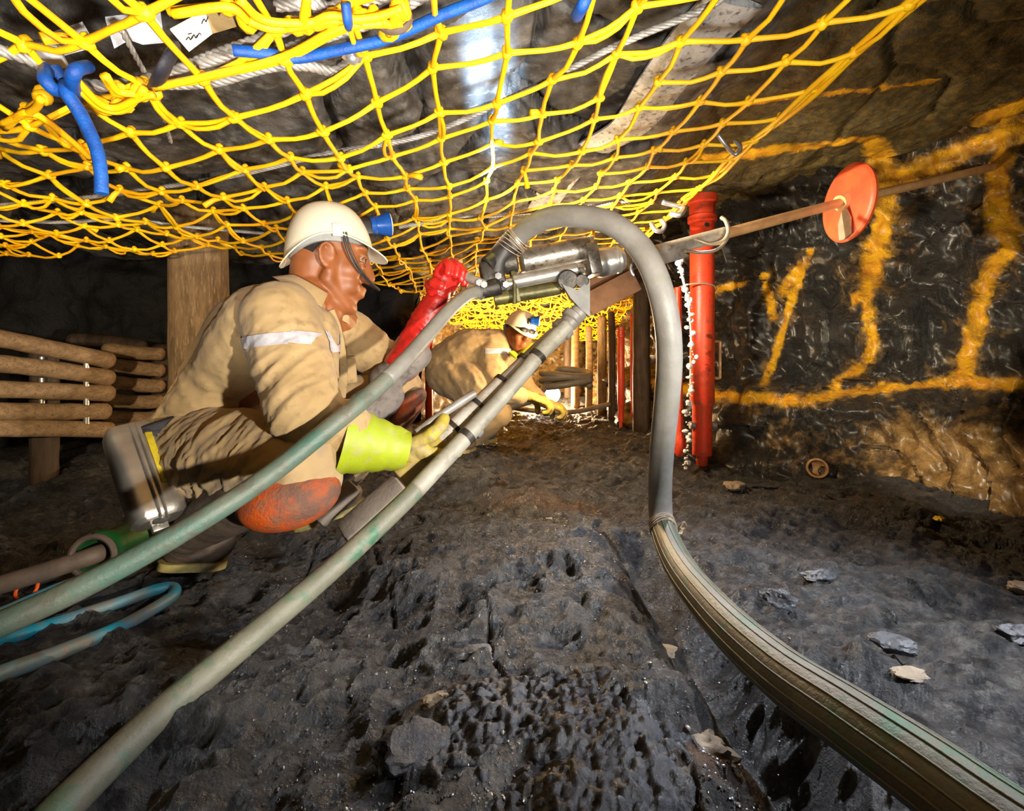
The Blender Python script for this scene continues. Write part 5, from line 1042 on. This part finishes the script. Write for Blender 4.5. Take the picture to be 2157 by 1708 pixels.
# ================================================================== STONES AND RUBBLE
def stone(c, r, mt, label, seed, sq=(1, 1, .7), group=None, name='stone'):
    bm = bmesh.new(); bmesh.ops.create_icosphere(bm, subdivisions=4, radius=1); m = MB(); v = np.array([tuple(x.co) for x in bm.verts]); bm.verts.index_update(); f = [[x.index for x in g.verts] for g in bm.faces]; bm.free()
    rs = np.random.default_rng(seed)
    for _ in range(7): n_ = unit(rs.normal(size=3)); d = v @ n_; cut_ = rs.uniform(.55, .85); v = v - np.clip(d - cut_, 0, None)[:, None] * n_
    v = v * (1 + .16 * fbm(v * 2.2 + seed, 4, seed, .6))[:, None] * V(sq) * r * .75; m.add(v + V(c), f); return tag(m.build(name, mt, sharp=25), label, 'stone', group)
def fstone(px, py, r, mt, label, seed, sq=(1, 1, .7), **k):
    z = 0
    for _ in range(8): p = G(px, py, z); z = FH(p[0], p[1])
    return stone(p + V((0, 0, r * sq[2] * .55)), r, mt, label, seed, sq, **k)
fstone(1980, 1098, .022, 'stone_yellow', 'small yellow stone on the floor below the lit ledge', 3)
fstone(1545, 1030, .050, 'stone_tan', 'flat pale stone at the foot of the thick red prop', 4, (1.5, 1, .5))
fstone(1612, 1030, .045, 'stone_grey', 'thin long stone just right of the pale prop-foot stone', 5, (1.9, .8, .35))
fstone(1725, 1225, .040, 'stone_grey', 'blue-grey stone block on the right floor, upper of the two large ones', 6, (1.4, 1, .6))
fstone(1640, 1280, .042, 'stone_grey', 'blue-grey stone beside the ribbed hose', 7, (1.1, 1.1, .7))
fstone(1880, 1370, .035, 'stone_grey', 'blue-grey stone right of the lower hose', 8, (1.4, 1, .6))
fstone(1915, 1425, .022, 'stone_tan', 'small tan flat stone right of the lower hose', 9, (1.6, 1, .4))
fstone(2150, 1250, .03, 'stone_tan', 'tan stone at the right edge of the floor', 10)
fstone(2140, 1345, .035, 'stone_grey', 'dark stone at the right edge below the tan stone', 11, (1.3, 1, .7))
fstone(1200, 1435, .018, 'stone_tan', 'small pale stone above the black gravel heap', 12, (1.3, 1, .5))
fstone(945, 1490, .032, 'stone_tan', 'tan stone at the left edge of the black gravel heap', 13, (1.5, 1, .5))
fstone(880, 1600, .05, 'gravel', 'dark stone at the bottom edge left of the gravel heap', 14, (1.4, 1, .6))
fstone(1390, 1378, .03, 'stone_tan', 'pale tan stone on the crest beside the hose ditch', 15, (1.6, 1.1, .45))
fstone(1155, 1098, .018, 'stone_grey', 'small grey stone on the reddish strip of mud', 16, (1.5, 1, .6))
fstone(1000, 1385, .028, 'stone_grey', 'long blue-grey stone in the middle of the muddy floor', 17, (2.2, .9, .5))
fstone(1470, 1600, .040, 'stone_tan', 'tan lump at the bottom edge right of the black gravel heap', 21, (1.5, 1, .5))
# pipe stub sticking out of the foot of the ledge
pc = hit(1722, 985); d = unit(V((-.55, -.8, .15))); m = MB(); m.lathe(pc - d * .06, d, [(0, .018), (0, .045), (.10, .045), (.10, .036), (.075, .030), (.07, 0)], 24); tag(m.build('pipe_stub', 'brass', sharp=40), 'short rusty pipe stub sticking out at the foot of the rock ledge', 'pipe')
# heap of black gravel at the bottom centre, and grit over the floor
def scatter(n, gen, name, mt, label, rmin, rmax, seed):
    rs = random.Random(seed); m = MB(); bm = bmesh.new(); bmesh.ops.create_icosphere(bm, subdivisions=1, radius=1); bv = np.array([tuple(x.co) for x in bm.verts]); bm.verts.index_update(); bf = [[x.index for x in g.verts] for g in bm.faces]; bm.free()
    xy = np.array([gen(rs) for _ in range(n)]); hz = floor_h(xy[:, 0], xy[:, 1])
    for (x, y, ex), z in zip(xy, hz):
        r = rs.uniform(rmin, rmax) * (1 if rs.random() > .12 else 1.8); q = bv * V((r * rs.uniform(.8, 1.5), r * rs.uniform(.8, 1.3), r * rs.uniform(.6, 1.0))); q = q * (1 + .22 * np.array([rs.uniform(-1, 1) for _ in range(len(q))]))[:, None]
        t = rs.uniform(0, 6.28); q = q @ np.array([[math.cos(t), -math.sin(t), 0], [math.sin(t), math.cos(t), 0], [0, 0, 1]]); m.add(q + V((x, y, z + r * .3 + ex)), bf)
    return tag(m.build(name, mt, sharp=30), label, 'gravel', kind='stuff')
hx, hy_ = G(1190, 1560, .09)[:2]
def gen_heap(rs):
    while True:
        a, b = rs.gauss(0, .5), rs.gauss(0, .5); rr = a * a + b * b
        if rr < 1: return (hx + a * .17, hy_ + b * .14, .035 * (1 - rr))
gx, gy = np.meshgrid(np.linspace(-.22, .22, 190), np.linspace(-.19, .19, 170)); gx = gx.ravel(); gy = gy.ravel(); rr = (gx / .20) ** 2 + (gy / .165) ** 2
gp = np.stack([gx + hx, gy + hy_, 0 * gx], 1); rr = rr + .35 * fbm(gp * 9, 2, 71); bil = np.abs(fbm(gp * 30, 2, 72)) * .011 + np.abs(vnoise(gp * 70, 73)) * .007 + .003 * fbm(gp * 150, 2, 74)
m = MB(); m.v = list(zip(gp[:, 0], gp[:, 1], floor_h(gp[:, 0], gp[:, 1], False) + .030 * np.clip(1 - rr, -1.2, 1) + bil * sstep(1.1, .5, rr) + .004)); m.f = [(j * 190 + i, j * 190 + i + 1, (j + 1) * 190 + i + 1, (j + 1) * 190 + i) for j in range(169) for i in range(189)]
tag(m.build('gravel_heap', 'gravel', sharp=0), 'heap of black wet gravel at the bottom centre', 'gravel', kind='stuff')
def gen_all(rs):
    y = .5 + 2.2 * rs.random() ** 1.5; return (rs.uniform(-.75, .45) * y + .12, y, 0)
M['grit'] = mat('pale_grit', (0.03, 0.03, 0.034), (0.12, 0.115, 0.11), 0.3, 0, 90)
scatter(5200, gen_all, 'loose_grit', 'grit', 'grit strewn over the muddy floor', .0007, .0019, 6)
